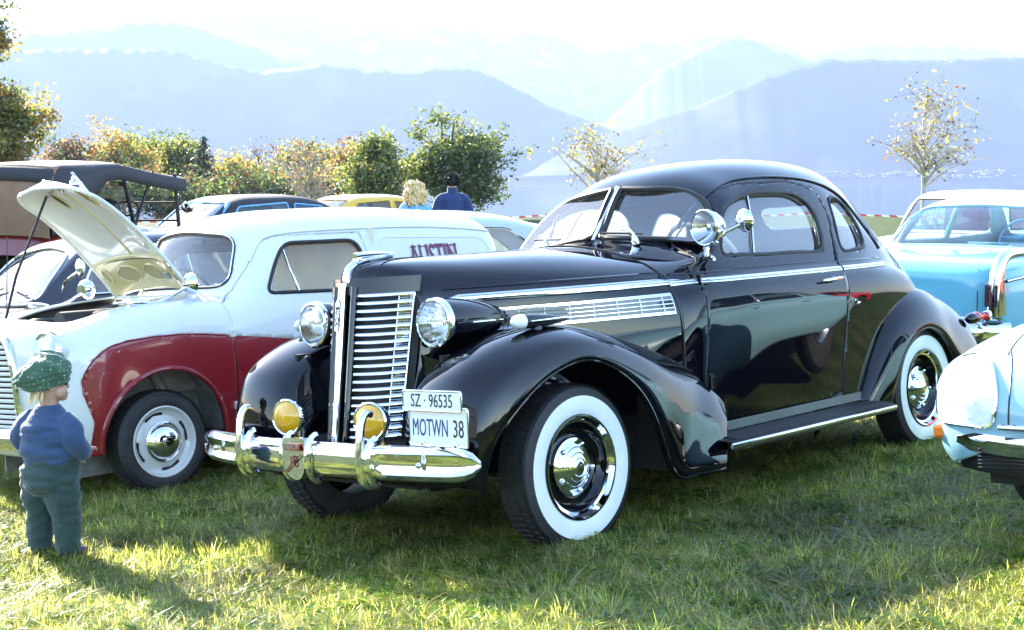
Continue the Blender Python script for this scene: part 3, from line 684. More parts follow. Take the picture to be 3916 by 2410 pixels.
# rear fenders
rrows = [((-2.40,.36),(-2.64,.27),.85,.80),((-2.49,.50),(-2.66,.36),.875,.80),((-2.58,.64),(-2.70,.47),.89,.79),((-2.70,.79),(-2.79,.60),.90,.775),((-2.86,.895),(-2.93,.69),.905,.76),((-3.05,.945),(-3.08,.715),.905,.75),((-3.25,.942),(-3.24,.66),.905,.745),((-3.43,.895),(-3.36,.56),.90,.74),((-3.60,.825),(-3.44,.46),.90,.75),((-3.74,.735),(-3.52,.37),.895,.765),((-3.86,.615),(-3.66,.33),.885,.77),((-3.93,.48),(-3.80,.31),.87,.765),((-3.95,.36),(-3.92,.30),.86,.76)]
for s in (1, -1):
    net = []
    for (xc_, zc_), (xl, zl), yl, yc in rrows:
        L = np.array((xl, yl, zl)); Cc = np.array((xc_, yc, zc_)); d = Cc - L
        r = [L + [0, -.03, 0], L + d * .05 + [0, .006, 0], L + d * .32 + [0, .038, 0], L + d * .65 + [0, .05, 0], L + d * .88 + [0, .035, 0], Cc, np.array((xc_, yc - .10, zc_ - .035)), np.array((xc_ + .02, yc - .2, zc_ - .10)), np.array((xc_ + .05, yc - .28, zc_ - .22))]
        net.append([np.array((q[0], q[1] * s, q[2])) for q in r])
    RS = Shell(net, 110, 56, mirror=False); RS.emit('rear_fender', '', BLACK, CP, solid=.012)
    MB().tube(RS.g[:, 2], .008, 8).build('fender_bead', BLACK, CP)
    g = RS.g; jc = int(56 * 5.6 / 8)
    for dj in (0, 3): MB().tube(g[4:70, jc - 4 + dj] + np.array([0, .003 * s, .003]), .006, 6).build('fender_moulding', BLACK, CP)
    tl = MB(); tl.ball((-3.80, .82 * s, .72), .045, 10, 0, (1.6, .8, .8)); tl.build('tail_lamp_housing', BLACK, CP)
    tl = MB(); tl.ball((-3.855, .82 * s, .725), .04, 10, 0, (.9, .85, .85)); tl.build('tail_lamp', RED_LENS, CP)
# --- wheels
TY = [('tyre', RUBBER, [(.225, -.075), (.26, -.085), (.31, -.088), (.345, -.075), (.358, -.05), (.3615, -.02), (.3615, .02), (.358, .05), (.345, .075), (.318, .0865), (.3105, .089)]),
      ('whitewall', WHITEWALL, [(.3105, .089), (.30, .0905), (.27, .0905), (.245, .088), (.231, .082)]),
      ('rim', BLACK, [(.231, .080), (.228, .088), (.222, .089), (.217, .080), (.213, .066), (.198, .060), (.190, .035), (.176, .018), (.150, .012), (.128, .016), (.118, .024), (.0, .024)]),
      ('trim_ring', CHROME, [(.2215, .0895), (.217, .0885), (.2135, .081), (.206, .066), (.196, .0625), (.1945, .050)]),
      ('hub_cap', CHROME, [(.128, .020), (.126, .036), (.116, .040), (.106, .046), (.098, .054), (.090, .058), (.086, .057), (.083, .060), (.066, .067), (.062, .066), (.059, .069), (.042, .074), (.038, .0725), (.035, .075), (.02, .078), (.0, .079)])]
for (x, y, s) in ((0, .745, 1), (0, -.78, -1), (-3.10, .76, 1), (-3.10, -.76, -1)):
    w = wheel(CP, x, y, .3615, .18, s, TY)
    if s > 0 or x == 0: treads(w, .3610, .18, RUBBER)
    if s > 0:
        m = MB()
        for k in range(5):
            a = 2 * pi * k / 5 + .5; m.ball((.106 * cos(a), .106 * sin(a), .052), .0125, 6)
        m.build('cap_stud', CHROME, w)
        MB().tube([(-.15, -.10, .02), (-.175, -.115, .06), (-.178, -.118, .078)], [.006, .006, .007], 8).build('valve', DARK, w)
# dark inner wells, floor, frame, axle
m = MB(); m.box((-1.6, 0, .40), (3.2, 1.30, .06)); m.box((.25, 0, .42), (.6, .75, .2)); m.box((-3.3, 0, .45), (1.1, 1.0, .1)); m.box((0, 0, .33), (.10, 1.45, .07)); m.box((-3.1, 0, .36), (.12, 1.4, .12)); m.build('chassis', UNDER, CP, smooth=False)
m = MB(); m.box((.22, 0, .80), (.25, .52, .6)); m.box((-.35, 0, .75), (.9, .72, .6)); m.build('engine_bay', UNDER, CP, smooth=False)
for s in (1, -1): m = MB(); m.box((-.02, .50 * s, .68), (1.0, .02, .42)); m.box((-.62, .66 * s, .48), (.02, .36, .46)); m.build('inner_well', UNDER, CP, smooth=False)
# --- running boards
for s in (1, -1):
    m = MB(); V = [(x, s * y, z) for (y, z) in ((.74, .42), (.80, .372), (.80, .36), (.955, .345), (.975, .335), (.975, .305), (.78, .30)) for x in (-.93, -2.50)]
    m.add(V, [(i * 2, i * 2 + 1, i * 2 + 3, i * 2 + 2) for i in range(6)]); b = m.build('running_board', P('board_rubber', (.012, .012, .013), .35), CP, angle=50)
    for k in range(9):
        y = .815 + k * .0155; z = .36 - (y - .8) * .097; MB().tube([(-1.0, s * y, z + .002), (-2.48, s * y, z + .002)], .0042, 6).build('board_rib', P('board_rubber', (.012, .012, .013), .35), b)
    MB().tube([(-.92, s * .972, .326), (-2.50, s * .972, .322)], .0135, 8, ref=(0, s, 0), flat=.6).build('board_strip', CHROME, b)
    m = MB(); V = [(x, s * y, z) for (y, z) in ((.806, .415), (.815, .372)) for x in (-1.02, -2.62)]; m.add(V, [(0, 1, 3, 2)]); m.build('sill_plate', P('sill_metal', (.03, .03, .035), .25, .6, var=.3, vscale=6), b)
# --- head lamps: bullets on the hood sides
for s in (1, -1):
    hb = MB(); pr = [(.0, -.52), (.012, -.50), (.045, -.40), (.078, -.27), (.098, -.14), (.104, -.03), (.104, .0)]
    A = Vector((1, .02 * s, .02)).normalized(); base = Vector((.41, .417 * s, 1.026)); M = zdir(A, base)
    hb.lathe(pr, M, 32); h = hb.build('headlight', BLACK, CP)
    MB().lathe([(.104, -.006), (.110, .0), (.111, .014), (.106, .026), (.098, .030), (.094, .026)], M, 36).build('rim', CHROME, h)
    MB().lathe([(.094, .02), (.08, -.03), (.05, -.065), (.015, -.075), (.015, -.04), (.0, -.035)], M, 32).build('reflector', REFL, h)
    MB().lathe([(.0975, .024), (.085, .040), (.06, .052), (.03, .058), (.0, .060)], M, 32).build('lens', LENS, h)
    MB().tube([M @ Vector((0.0, 0.1075 * 1, z)) if False else (base + A * z + Vector((0, s * r, -.005))) for z, r in ((-.02, .106), (-.15, .099), (-.28, .079), (-.40, .048), (-.5, .013))], .0035, 6).build('chrome_line', CHROME, h)
    m = MB(); m.tube([(.27, .31 * s, .98), (.25, .37 * s, 1.0)], [.05, .06], 12); m.tube([(.12, .36 * s, 1.0), (.12, .41 * s, 1.02)], [.05, .05], 12); m.build('lamp_bracket', BLACK, h)
    # parking lamps on the fender tops
    b = Vector((.225, .745 * s, 1.012)); M = zdir((1, 0, .03), b); m = MB().lathe([(.0, -.30), (.012, -.26), (.026, -.15), (.032, -.04), (.0315, .0)], M, 20); m.tube([(.14, .74 * s, .96), (.14, .745 * s, 1.01)], [.03, .018], 12); q = m.build('parking_lamp', BLACK, CP)
    MB().lathe([(.0315, .0), (.032, .015), (.026, .045), (.012, .062), (.0, .066)], M, 20).build('lens', P('opal_glass', (.82, .84, .86), .12, coat=1), q)
    MB().tube([(b.x - .02, b.y + .030 * s, b.z), (b.x - .15, b.y + .026 * s, b.z), (b.x - .28, b.y + .008 * s, b.z)], .003, 6).build('chrome_line', CHROME, q)
# --- bumper
yb = np.linspace(-.935, .935, 61); bx = lambda y: .845 - .165 * abs(y) ** 2.6
path = np.array([(bx(y), y, .487) for y in yb])
V = []; prof = [(-.012, .070), (.010, .073), (.030, .062), (.042, .043), (.046, .02), (.046, -.02), (.042, -.043), (.030, -.062), (.010, -.073), (-.012, -.070), (-.02, -.05), (-.02, .05)]
for i, y in enumerate(yb):
    e = max(0, (abs(y) - .80) / .135); sc = sqrt(max(.03, 1 - e ** 2.2)) if e > 0 else 1
    tx = np.array([1.0, .65 * y * abs(y) ** .6, 0]); tx /= np.linalg.norm(tx)
    gr = sstep(.44, .50, abs(y)) * .020
    for (o_, h) in prof:
        oo = o_ - (gr if abs(h) < .03 and o_ > 0 else 0)
        V.append(path[i] + tx * oo * max(sc, .5) + np.array([0, 0, h * sc]))
k = len(prof); F = [(i * k + q, i * k + (q + 1) % k, (i + 1) * k + (q + 1) % k, (i + 1) * k + q) for i in range(60) for q in range(k)] + [tuple(range(k))[::-1], tuple(60 * k + q for q in range(k))]
bumper = mesh('bumper', V, F, CHROME, CP, True, angle=60)
for s in (1, -1):
    y0 = .418 * s; x0 = bx(y0) + .05
    g = curve([(x0 - .075, y0, .385), (x0 - .01, y0, .40), (x0 + .012, y0, .47), (x0 + .006, y0, .56), (x0 - .006, y0, .64), (x0 - .035, y0, .685), (x0 - .065, y0, .678)], 26)
    m = MB().tube(g, list(.007 + .013 * np.sin(np.linspace(.25, pi - .25, 26)) ** .5), 12, ref=(0, 1, 0), flat=.95); m.build('bumper_guard', CHROME, bumper)
    m = MB(); m.tube([(x0 - .045 + .012 * cos(a), y0 + .035 * s * 0 + dy, .487 + .094 * sin(a)) for a in np.linspace(-1.6, 1.6, 12)] if False else [(bx(y0) + .052 * cos(a) - .002, y0 + .030, .487 + .092 * sin(a)) for a in np.linspace(-1.6, 1.6, 14)], .018, 8)
    m.build('guard_clamp', CHROME, bumper)
    MB().ball((bx(.70) + .045, .70 * s, .487), .013, 6).build('bolt', STEEL, bumper)
    MB().box((.62, .36 * s, .46), (.45, .05, .05)).build('bumper_iron', UNDER, bumper, smooth=False)
# centre medallion
pb = [(-.075, .085), (.075, .085), (.080, .02), (.068, -.055), (.035, -.088), (0, -.095), (-.035, -.088), (-.068, -.055), (-.080, .02)]
m = MB(); nx, ny = 14, 14; P2 = roundpoly(pb, .02, 4)
m.prism([(u, v) for u, v in P2], .0, .034, lambda u, v, d: (.855 + .025 + d - .9 * u * u - .9 * max(0, abs(v) - .05) ** 1 * .3, u, .49 + v)); md_ = m.build('bumper_medallion', CHROME, bumper, angle=50)
m = MB()
for sy in (-.085, .085): m.tube([(.845 + .058 * cos(a), sy, .487 + .097 * sin(a)) for a in np.linspace(-1.6, 1.6, 14)], .015, 8)
m.build('medallion_clamp', CHROME, bumper)
RED = P('enamel_red', (.30, .02, .025), .3, coat=1)
m = MB(); m.box((.9125, 0, .538), (.003, .11, .030)); m.build('medallion_enamel', RED, md_, smooth=False)
text('BUICK', 'lettering', .034, CHROME, md_, frame((.9145, 0, .538), (0, 1, 0), (1, 0, 0)), .002, 1.0)
text('8', 'lettering', .075, RED, md_, frame((.9155, 0, .472), (0, 1, 0), (1, 0, 0)), .0015, .8)
MB().tube([(.914, .06, .51), (.9165, 0, .47), (.913, -.06, .425)], .003, 6).build('medallion_stroke', RED, md_)
# fog lamps
AMB = P('amber_glass', (.80, .40, .010), .10, coat=1.0, bump=.0)
t_ = AMB.node_tree; w_ = t_.nodes.new('ShaderNodeTexWave'); w_.bands_direction = 'Y'; w_.inputs['Scale'].default_value = 26; w_.inputs['Distortion'].default_value = 1.2
b_ = t_.nodes.new('ShaderNodeBump'); b_.inputs['Strength'].default_value = .6; b_.inputs['Distance'].default_value = .004; tc_ = t_.nodes.new('ShaderNodeTexCoord')
t_.links.new(tc_.outputs['Object'], w_.inputs[0]); t_.links.new(w_.outputs['Fac'], b_.inputs['Height']); t_.links.new(b_.outputs[0], t_.nodes['Principled BSDF'].inputs['Normal'])
for (x, y, z, ax) in ((.715, .297, .633, (1, .30, .03)), (.71, -.283, .630, (1, .28, .03))):
    M = zdir(ax, (x, y, z)); m = MB().lathe([(.0, -.10), (.03, -.095), (.055, -.07), (.072, -.03), (.076, 0)], M, 28); f = m.build('fog_lamp', CHROME, CP)
    MB().lathe([(.076, -.008), (.083, -.002), (.084, .010), (.078, .018), (.072, .016)], M, 32).build('rim', CHROME, f)
    MB().lathe([(.0735, .014), (.060, .026), (.04, .034), (.02, .038), (.0, .039)], M, 28).build('amber_lens', AMB, f)
    MB().tube([(x - .05, y, z - .06), (x - .05, y, .50)], .016, 8).build('stem', CHROME, f)
# number plates on the near side of the bumper
PW = P('plate_white', (.80, .80, .78), .4); INK = P('plate_black', (.01, .01, .012), .5); BLUE = P('plate_blue', (.012, .035, .16), .5)
def plate(c, w, h, body, ink, size, sx, lean=.05, yaw=0.0):
    M = frame(c, (sin(yaw), cos(yaw), 0), (cos(yaw), -sin(yaw), lean))
    o = bpy.data.objects.new('number_plate', None); COL.objects.link(o); o.parent = CP; o.matrix_local = M
    pl = roundpoly([(-w / 2, -h / 2), (w / 2, -h / 2), (w / 2, h / 2), (-w / 2, h / 2)], .012, 5)
    MB().prism([tuple(q) for q in pl], -.002, .002, lambda u, v, d: (u, v, d)).build('plate_face', PW, o, smooth=False)
    MB().tube([(u, v, .001) for u, v in pl], .0042, 6, True).build('plate_frame', CHROME, o)
    return o
pl = plate((.80, .775, .743), .335, .078, '', INK, .07, 1)
text('SZ · 96535', 'lettering', .074, INK, pl, Matrix.Translation((0, -.001, .003)), .0005, .74)
pl = plate((.787, .790, .640), .335, .150, '', BLUE, .08, 1)
text('MOTWN', 'lettering', .098, BLUE, pl, Matrix.Translation((-.045, -.008, .003)), .0005, .53)
text('38', 'lettering', .098, INK, pl, Matrix.Translation((.115, -.008, .003)), .0005, .66)
m = MB()
for dx in (-.09, .10): m.lathe([(.011, 0), (.010, .006), (.0, .009)], Matrix.Translation((dx, -.066, .002)), 10)
m.build('plate_bolt', CHROME, pl)
MB().tube([(.60, .72, .50), (.75, .76, .56), (.78, .78, .60)], .010, 6).build('plate_bracket', UNDER, CP)
# spot lamp and door mirror
M = zdir((.98, -.12, -.05), (-1.165, .715, 1.372)); m = MB().lathe([(.0, -.115), (.03, -.11), (.062, -.08), (.083, -.035), (.087, 0)], M, 28); m.tube([(-1.18, .70, 1.29), (-1.19, .695, 1.235), (-1.22, .70, 1.215), (-1.25, .685, 1.19)], [.014, .018, .02, .02], 10); sl = m.build('spot_lamp', CHROME, CP)
MB().lathe([(.087, -.006), (.093, 0), (.093, .012), (.086, .02), (.082, .017)], M, 30).build('rim', CHROME, sl)
MB().lathe([(.083, .012), (.06, -.03), (.02, -.06), (.018, -.02), (.0, -.015)], M, 28).build('reflector', REFL, sl)
MB().lathe([(.084, .014), (.06, .026), (.03, .033), (.0, .035)], M, 28).build('lens', glassmat('clear_lens'), sl)
m = MB(); M = zdir((-.95, .25, .1), (-1.285, .865, 1.395)); m.lathe([(.0, -.035), (.03, -.032), (.052, -.018), (.060, 0), (.058, .006)], M, 26); m.tube([(-1.20, .745, 1.30), (-1.215, .80, 1.345), (-1.26, .855, 1.375)], [.012, .008, .009], 8); m.ball((-1.20, .742, 1.30), .018, 8); dm = m.build('door_mirror', CHROME, CP)
MB().lathe([(.056, .005), (.0, .007)], M, 26).build('mirror_glass', REFL, dm)
# --- inside
m = MB(); m.box((-2.0, .36, .85), (.52, .58, .16), bev=.05); m.box((-2.0, -.36, .85), (.52, .58, .16), bev=.05); R = Matrix.Rotation(-.25, 3, 'Y')
m.box((-2.27, .34, 1.03), (.14, .60, .46), R, bev=.06); m.box((-2.27, -.34, 1.03), (.14, .60, .46), R, bev=.06); m.build('seat', CLOTH_GREY, CP)
m = MB(); V = [(x, y, z) for (x, z) in ((-1.20, 1.31), (-1.33, 1.30), (-1.40, 1.25), (-1.38, 1.05)) for y in np.linspace(-.62, .62, 7)]
m.add(V, [(i * 7 + j, i * 7 + j + 1, i * 7 + 8 + j, i * 7 + 7 + j) for i in range(3) for j in range(6)]); m.build('dashboard', P('dash_brown', (.05, .035, .025), .4, coat=.5), CP)
M = zdir((-.75, 0, .62), (-1.62, .36, 1.245)); m = MB(); m.tube([M @ Vector((.205 * cos(a), .205 * sin(a), 0)) for a in np.linspace(0, 2 * pi, 48, endpoint=False)], .0125, 10, True)
for a in (.3, 2.84, 4.71): m.tube([M @ Vector((0, 0, -.03)), M @ Vector((.2 * cos(a), .2 * sin(a), 0))], .007, 6)
m.tube([M @ Vector((0, 0, 0)), M @ Vector((0, 0, -.35))], .02, 8); m.build('steering_wheel', P('ivory_bakelite', (.62, .56, .42), .3, coat=.6), CP)
m = MB(); m.box((-1.46, .02, 1.545), (.02, .17, .07), bev=.02); m.tube([(-1.45, .02, 1.57), (-1.43, .02, 1.62)], .006, 6); m.build('rear_view_mirror', DARK, CP)
MB().box((-3.0, 0, 1.12), (.6, 1.0, .03)).build('parcel_shelf', CLOTH_GREY, CP, smooth=False)
# ------------------------------------------------------------------ white and red delivery van with its bonnet up
VAN = empty('delivery_van', row_mat(.215, -2.87, .06), 'white delivery van with dark red wheel-arch flash and bonnet propped open', 'van')
CREAM = paint('cream_white_paint', (.70, .70, .655), .3, bump=.006, bscale=9)
BONNET_IN = paint('cream_underside_paint', (.66, .56, .27), .3)
REDP = paint('dark_red_paint', (.24, .008, .014), .3, bump=.006, bscale=9)
CAVE = P('bay_grey', (.22, .21, .19), .6, var=.3, vscale=12)
vnet = [
 [(-.36,0,1.10),(-.37,.25,1.10),(-.42,.48,1.09),(-.50,.60,1.07),(-.52,.66,1.03),(-.52,.715,.94),(-.52,.745,.7),(-.52,.725,.25)],
 [(-.50,0,1.14),(-.52,.25,1.135),(-.61,.48,1.125),(-.68,.60,1.11),(-.70,.665,1.06),(-.70,.72,.96),(-.70,.752,.7),(-.70,.735,.25)],
 [(-.60,0,1.33),(-.62,.25,1.322),(-.71,.46,1.295),(-.81,.585,1.25),(-.83,.65,1.15),(-.83,.715,1.0),(-.83,.755,.7),(-.8,.735,.25)],
 [(-.72,0,1.535),(-.74,.25,1.52),(-.83,.44,1.478),(-.96,.56,1.425),(-.98,.64,1.25),(-.98,.715,1.03),(-.97,.76,.7),(-.97,.738,.25)],
 [(-.96,0,1.618),(-.98,.25,1.603),(-1.04,.44,1.555),(-1.1,.578,1.46),(-1.1,.655,1.26),(-1.1,.72,1.04),(-1.1,.762,.7),(-1.1,.74,.25)],
 [(-1.4,0,1.648),(-1.4,.25,1.635),(-1.4,.45,1.588),(-1.4,.60,1.475),(-1.4,.665,1.27),(-1.4,.725,1.05),(-1.4,.765,.7),(-1.4,.74,.25)],
 [(-2.1,0,1.648),(-2.1,.25,1.635),(-2.1,.45,1.588),(-2.1,.605,1.475),(-2.1,.67,1.27),(-2.1,.725,1.05),(-2.1,.765,.7),(-2.1,.74,.25)],
 [(-2.65,0,1.61),(-2.65,.25,1.597),(-2.65,.44,1.548),(-2.65,.592,1.44),(-2.65,.66,1.25),(-2.65,.715,1.04),(-2.65,.75,.7),(-2.65,.73,.25)],
 [(-2.90,0,1.575),(-2.90,.25,1.56),(-2.89,.43,1.51),(-2.88,.575,1.412),(-2.88,.64,1.24),(-2.88,.695,1.03),(-2.88,.725,.7),(-2.88,.71,.25)],
 [(-3.02,0,1.49),(-3.02,.23,1.475),(-3.01,.39,1.43),(-2.99,.51,1.34),(-2.98,.57,1.2),(-2.98,.62,1.0),(-2.98,.65,.7),(-2.98,.64,.28)],
 [(-3.06,0,1.30),(-3.06,.18,1.29),(-3.06,.29,1.26),(-3.05,.36,1.2),(-3.05,.40,1.1),(-3.05,.43,.95),(-3.05,.45,.7),(-3.05,.45,.35)],
]
VS = Shell(vnet, 150, 150)
VWS = roundpoly([(-.50, 1.155), (-.44, 1.465), (0, 1.525), (.44, 1.465), (.50, 1.155), (0, 1.17)], [.09, .10, .3, .10, .09, .3])
VS.cut('ws', 'x', VWS, 1, .12, lim=lambda c: c[:, 0] > -1.05)
VDW = roundpoly([(-.83, 1.10), (-.95, 1.30), (-1.04, 1.405), (-1.60, 1.405), (-1.63, 1.08)], [.05, .2, .06, .10, .05])
VDOOR = np.array(densify([(-.50, 1.04), (-.66, 1.13), (-.78, 1.27), (-.89, 1.42), (-.99, 1.452), (-1.63, 1.455), (-1.66, 1.30), (-1.66, .32), (-.68, .30), (-.52, .72), (-.505, .9)], .02))
FL2 = [(-.2, .90), (-.50, .868), (-.9, .815), (-1.4, .78), (-3.2, .76), (-3.2, .2), (-.2, .2)]
for s, nm in ((1, 'n'), (-1, 'f')):
    VS.cut('dw' + nm, 'y', VDW, s, .1); VS.cut('door' + nm, 'y', VDOOR, s, .1)
    VS.cut('hole' + nm, 'y', np.array([(-2.25 + .36 * cos(t), .3 + .36 * sin(t)) for t in np.linspace(0, 2 * pi, 40)]), s, .1); VS.drop('hole' + nm)
    VS.cut('red' + nm, 'y', FL2, s, .1); VS.cut('dred' + nm, 'y', FL2, s, .1, within=['door' + nm])
VS.emit('body', '', CREAM, VAN, solid=.02, inner=LINING)
VS.emit('windscreen', 'ws', DUSTY, VAN, off=-.008)
m = MB(); L = VS.loop('x', VWS, 1, 0.0); m.tube(L, .012, 8, True); m.build('windscreen_seal', DARK, VAN)
MB().tube(VS.loop('x', VWS, 1, .010), .0045, 6, True).build('windscreen_trim', CHROME, VAN)
for s, nm in ((1, 'n'), (-1, 'f')):
    d = VS.emit('door', 'door' + nm, CREAM, VAN, off=.001, solid=.02, inner=LINING)
    r = VS.emit('lower_panel', 'dred' + nm, REDP, d, off=.001); VS.emit('red_flash', 'red' + nm, REDP, VAN)
    VS.emit('window', 'dw' + nm, GLASS, d, off=-.014)
    MB().tube(VS.loop('y', VDW, s, -.002), .013, 8, True).build('window_seal', DARK, d)
    MB().tube(VS.loop('y', VDOOR, s, -.003), .0045, 6, True).build('door_gap', DARK, VAN)
    m = MB(); m.tube(VS.at('y', [(-1.02, 1.395), (-1.03, 1.25), (-1.055, 1.095)], s, .1, -.004), .009, 8); m.tube(VS.at('y', [(-1.0, 1.37), (-.93, 1.25), (-.86, 1.12), (-.90, 1.105), (-1.04, 1.10)], s, .1, -.004), .006, 6); m.build('quarter_light_frame', CHROME, d)
    rail = [(-.80, 1.30), (-.90, 1.425), (-1.02, 1.463), (-1.5, 1.478), (-2.2, 1.475), (-2.7, 1.445), (-2.885, 1.425)]
    MB().tube(VS.at('y', curve(rail, 50), s, .06, .004), .009, 8, flat=.8).build('drip_rail', CREAM, VAN)
    pp = roundpoly([(-1.78, 1.415), (-2.80, 1.385), (-2.86, .82), (-1.76, .82)], [.06, .12, .05, .05]); MB().tube(VS.loop('y', pp, s, -.003), .008, 6, True).build('panel_moulding', CREAM, VAN)
    for k, zc in enumerate((.88, .45)):
        hp = VS.at('y', [(-.515, zc)], s, .1)[0]; MB().box((hp[0] + .01, hp[1] + .012 * s, zc), (.035, .03, .05), bev=.006).build('hinge', CREAM, VAN, smooth=False)
    PURPLE = P('maroon_lettering', (.16, .025, .08), .5)
    if True:
        tt_ = VS.at('y', [(-2.03, 1.262), (-2.25, 1.262), (-2.47, 1.262)], s, .1, .007); tn_ = VS.lastn.mean(0); tx_v = tt_[2] - tt_[0]; tp = tt_[1]
        T_ = text('AUSTIN', 'lettering', .235, PURPLE, VAN, frame(tp, tuple(tx_v * s), tn_), .001, .56, offset=.003)
        m = MB(); xs_ = [(-.200, .035), (-.132, .022), (-.084, .022), (.0, .0), (.056, .030), (.122, .02), (.165, .02), (.205, .02)]
        F_ = frame(tp, tuple(tx_v * s), tn_)
        for (u, w) in xs_:
            c = F_ @ Vector((u * .98 + .012, .078, .0015)); m.box(c, (w * 1.5, .003, .010), None)
        m.build('lettering_serifs', PURPLE, VAN, smooth=False)['kind'] = 'stuff'
# wipers
for y0, y1 in ((.30, .03), (-.18, -.42)):
    L = VS.at('x', [(y0, 1.17), (y1, 1.20)], 1, .1, .02); m = MB().tube([L[0] - np.array([-.04, 0, .04]), (L[0] + L[1]) / 2 + np.array([.015, 0, .0]), ], .006, 6); m.tube(VS.at('x', [(y0, 1.185), (y1, 1.205)], 1, .1, .012), .006, 6); m.build('wiper', DARK, VAN)
# front end wrapped round the nose
fn = [
 [(.60,0,.27),(.58,.35,.27),(.49,.58,.27),(.29,.70,.27),(-.1,.735,.26),(-.52,.725,.25)],
 [(.665,0,.50),(.64,.35,.50),(.545,.595,.50),(.32,.725,.50),(-.1,.757,.50),(-.52,.738,.50)],
 [(.68,0,.75),(.65,.36,.75),(.555,.60,.75),(.32,.735,.75),(-.1,.763,.75),(-.52,.743,.74)],
 [(.665,0,.93),(.64,.35,.92),(.545,.585,.90),(.31,.718,.92),(-.1,.748,.96),(-.52,.715,.96)],
 [(.60,0,1.01),(.585,.34,.995),(.49,.555,.97),(.27,.665,1.01),(-.1,.69,1.06),(-.51,.66,1.05)],
 [(.50,0,1.045),(.49,.30,1.03),(.41,.47,1.015),(.22,.56,1.06),(-.1,.565,1.105),(-.50,.57,1.10)],
 [(.43,0,1.035),(.42,.27,1.025),(.34,.40,1.02),(.18,.45,1.06),(-.1,.46,1.108),(-.46,.47,1.135)],
]
VF = Shell(fn, 90, 200)
flash = np.array(roundpoly([(.42,.30),(.405,.42),(.40,.46),(.425,.54),(.45,.62),(.455,.70),(.43,.755),(.39,.81),(.34,.85),(.29,.875),(.20,.895),(.04,.905),(-.12,.905),(-.28,.895),(-.60,.858),(-.60,.2),(.42,.2)], 0))
arch = np.array([(-.03 + .395 * cos(t), .325 + .395 * sin(t)) for t in np.linspace(0, 2 * pi, 60)])
VGR = roundpoly([(-.335, .40), (-.335, .80), (-.25, .955), (.25, .955), (.335, .80), (.335, .40)], [.05, .2, .12, .12, .2, .05])
for s, nm in ((1, 'n'), (-1, 'f')):
    VF.cut('hole' + nm, 'y', arch, s, .05); VF.drop('hole' + nm); VF.cut('red' + nm, 'y', flash, s, .05)
VF.cut('grille', 'x', VGR, 1, .2); VF.drop('grille')
VF.emit('front_body', '', CREAM, VAN, solid=.012, inner=CAVE)
for s, nm in ((1, 'n'), (-1, 'f')):
    VF.emit('red_flash', 'red' + nm, REDP, VAN, solid=.012, inner=CAVE)
    B = VF.V[VF.bnd['hole' + nm]]; ang = np.arctan2(B[:, 2] - .325, B[:, 0] + .03); ok = (ang > -.45) & (ang <= 3.2); B = B[ok][np.argsort(ang[ok])]
    B = np.array([B[max(0, i - 2):i + 3].mean(0) for i in range(len(B))]); B[:, 1] += .004 * s
    MB().tube(B, .016, 8, flat=.9).build('arch_lip', REDP, VAN)
    B = VF.V[VF.bnd['red' + nm]]; B = B[(B[:, 0] > -.50) & ((B[:, 2] > .5) | (B[:, 0] > .3)) & (B[:, 2] > .32) & ~((B[:, 0] < .39) & (B[:, 2] < .79))]; B = B[np.argsort(np.arctan2(B[:, 2] - .5, B[:, 0] - .0))]; MB().tube(curve(B[::2], 120), .0045, 6).build('pinstripe', REDP, VAN)
    # headlight
    b = Vector((.555, .545 * s, .862)); M = zdir((1, .10 * s, .03), b); h = MB().lathe([(.085, -.22), (.105, -.10), (.107, 0)], M, 30).build('headlight', CREAM, VAN)
    MB().lathe([(.107, -.01), (.118, .0), (.119, .02), (.110, .036), (.10, .03)], M, 34).build('rim', CHROME, h)
    MB().lathe([(.10, .025), (.08, -.03), (.04, -.06), (.0, -.065)], M, 28).build('reflector', REFL, h)
    MB().lathe([(.103, .03), (.08, .055), (.04, .07), (.0, .074)], M, 28).build('lens', LENS, h)
    # inside of the wheel arch
    m = MB(); V = [(x, s * y, .325 + zz) for (x, zz) in [(-.03 + .46 * cos(t), .46 * sin(t)) for t in np.linspace(-.2, pi + .2, 18)] for y in (.36, .60)]
    m.add(V, [(i * 2, i * 2 + 1, i * 2 + 3, i * 2 + 2) for i in range(17)]); m.box((-.03, .38 * s, .5), (.9, .02, .75)); m.tube([(-.10, .42 * s, .8), (-.14, .60 * s, .45)], .03, 8); m.tube([(.12, .40 * s, .85), (.08, .42 * s, .3)], .045, 8); m.build('inner_arch', CAVE, VAN)
    # chrome lamp on the wing top, mirror
    m = MB(); M = zdir((1, 0, .1), (.03, .59 * s, 1.10)); m.lathe([(0, -.09), (.02, -.07), (.028, -.02), (.03, .03), (.026, .05), (0, .055)], M, 16); m.build('wing_lamp', CHROME, VAN)
    m = MB(); c = Vector((-.34, .62 * s, 1.19)); M = zdir((-.9, .25 * s, .1), c); m.lathe([(0, -.06), (.04, -.055), (.062, -.03), (.068, 0), (.064, .008), (0, .01)], M, 20); m.tube([(-.12, .585 * s, 1.095), (-.20, .60 * s, 1.125), c], [.012, .008, .010], 8); m.tube([(-.06, .585 * s, 1.09), (-.16, .585 * s, 1.10)], .014, 8); m.build('wing_mirror', CHROME, VAN)
# grille
for k in range(18):
    z = .415 + k * .0305; hw = .315 if z < .80 else .315 - (z - .80) ** 1.6 * .9
    L = VF.at('x', [(y, z) for y in np.linspace(-hw, hw, 16)], 1, .1, -.004); sweep(L, [(-.012, -.0095), (.004, -.0095), (.006, 0), (.004, .0095), (-.012, .0095)], (1, 0, 0), 'grille_bar', CREAM, VAN)
MB().tube(VF.loop('x', VGR, 1, .004), .026, 10, True).build('grille_surround', CHROME, VAN)
m = MB(); m.box((.57, 0, .68), (.02, .64, .54)); m.build('grille_backing', DARK, VAN, smooth=False)
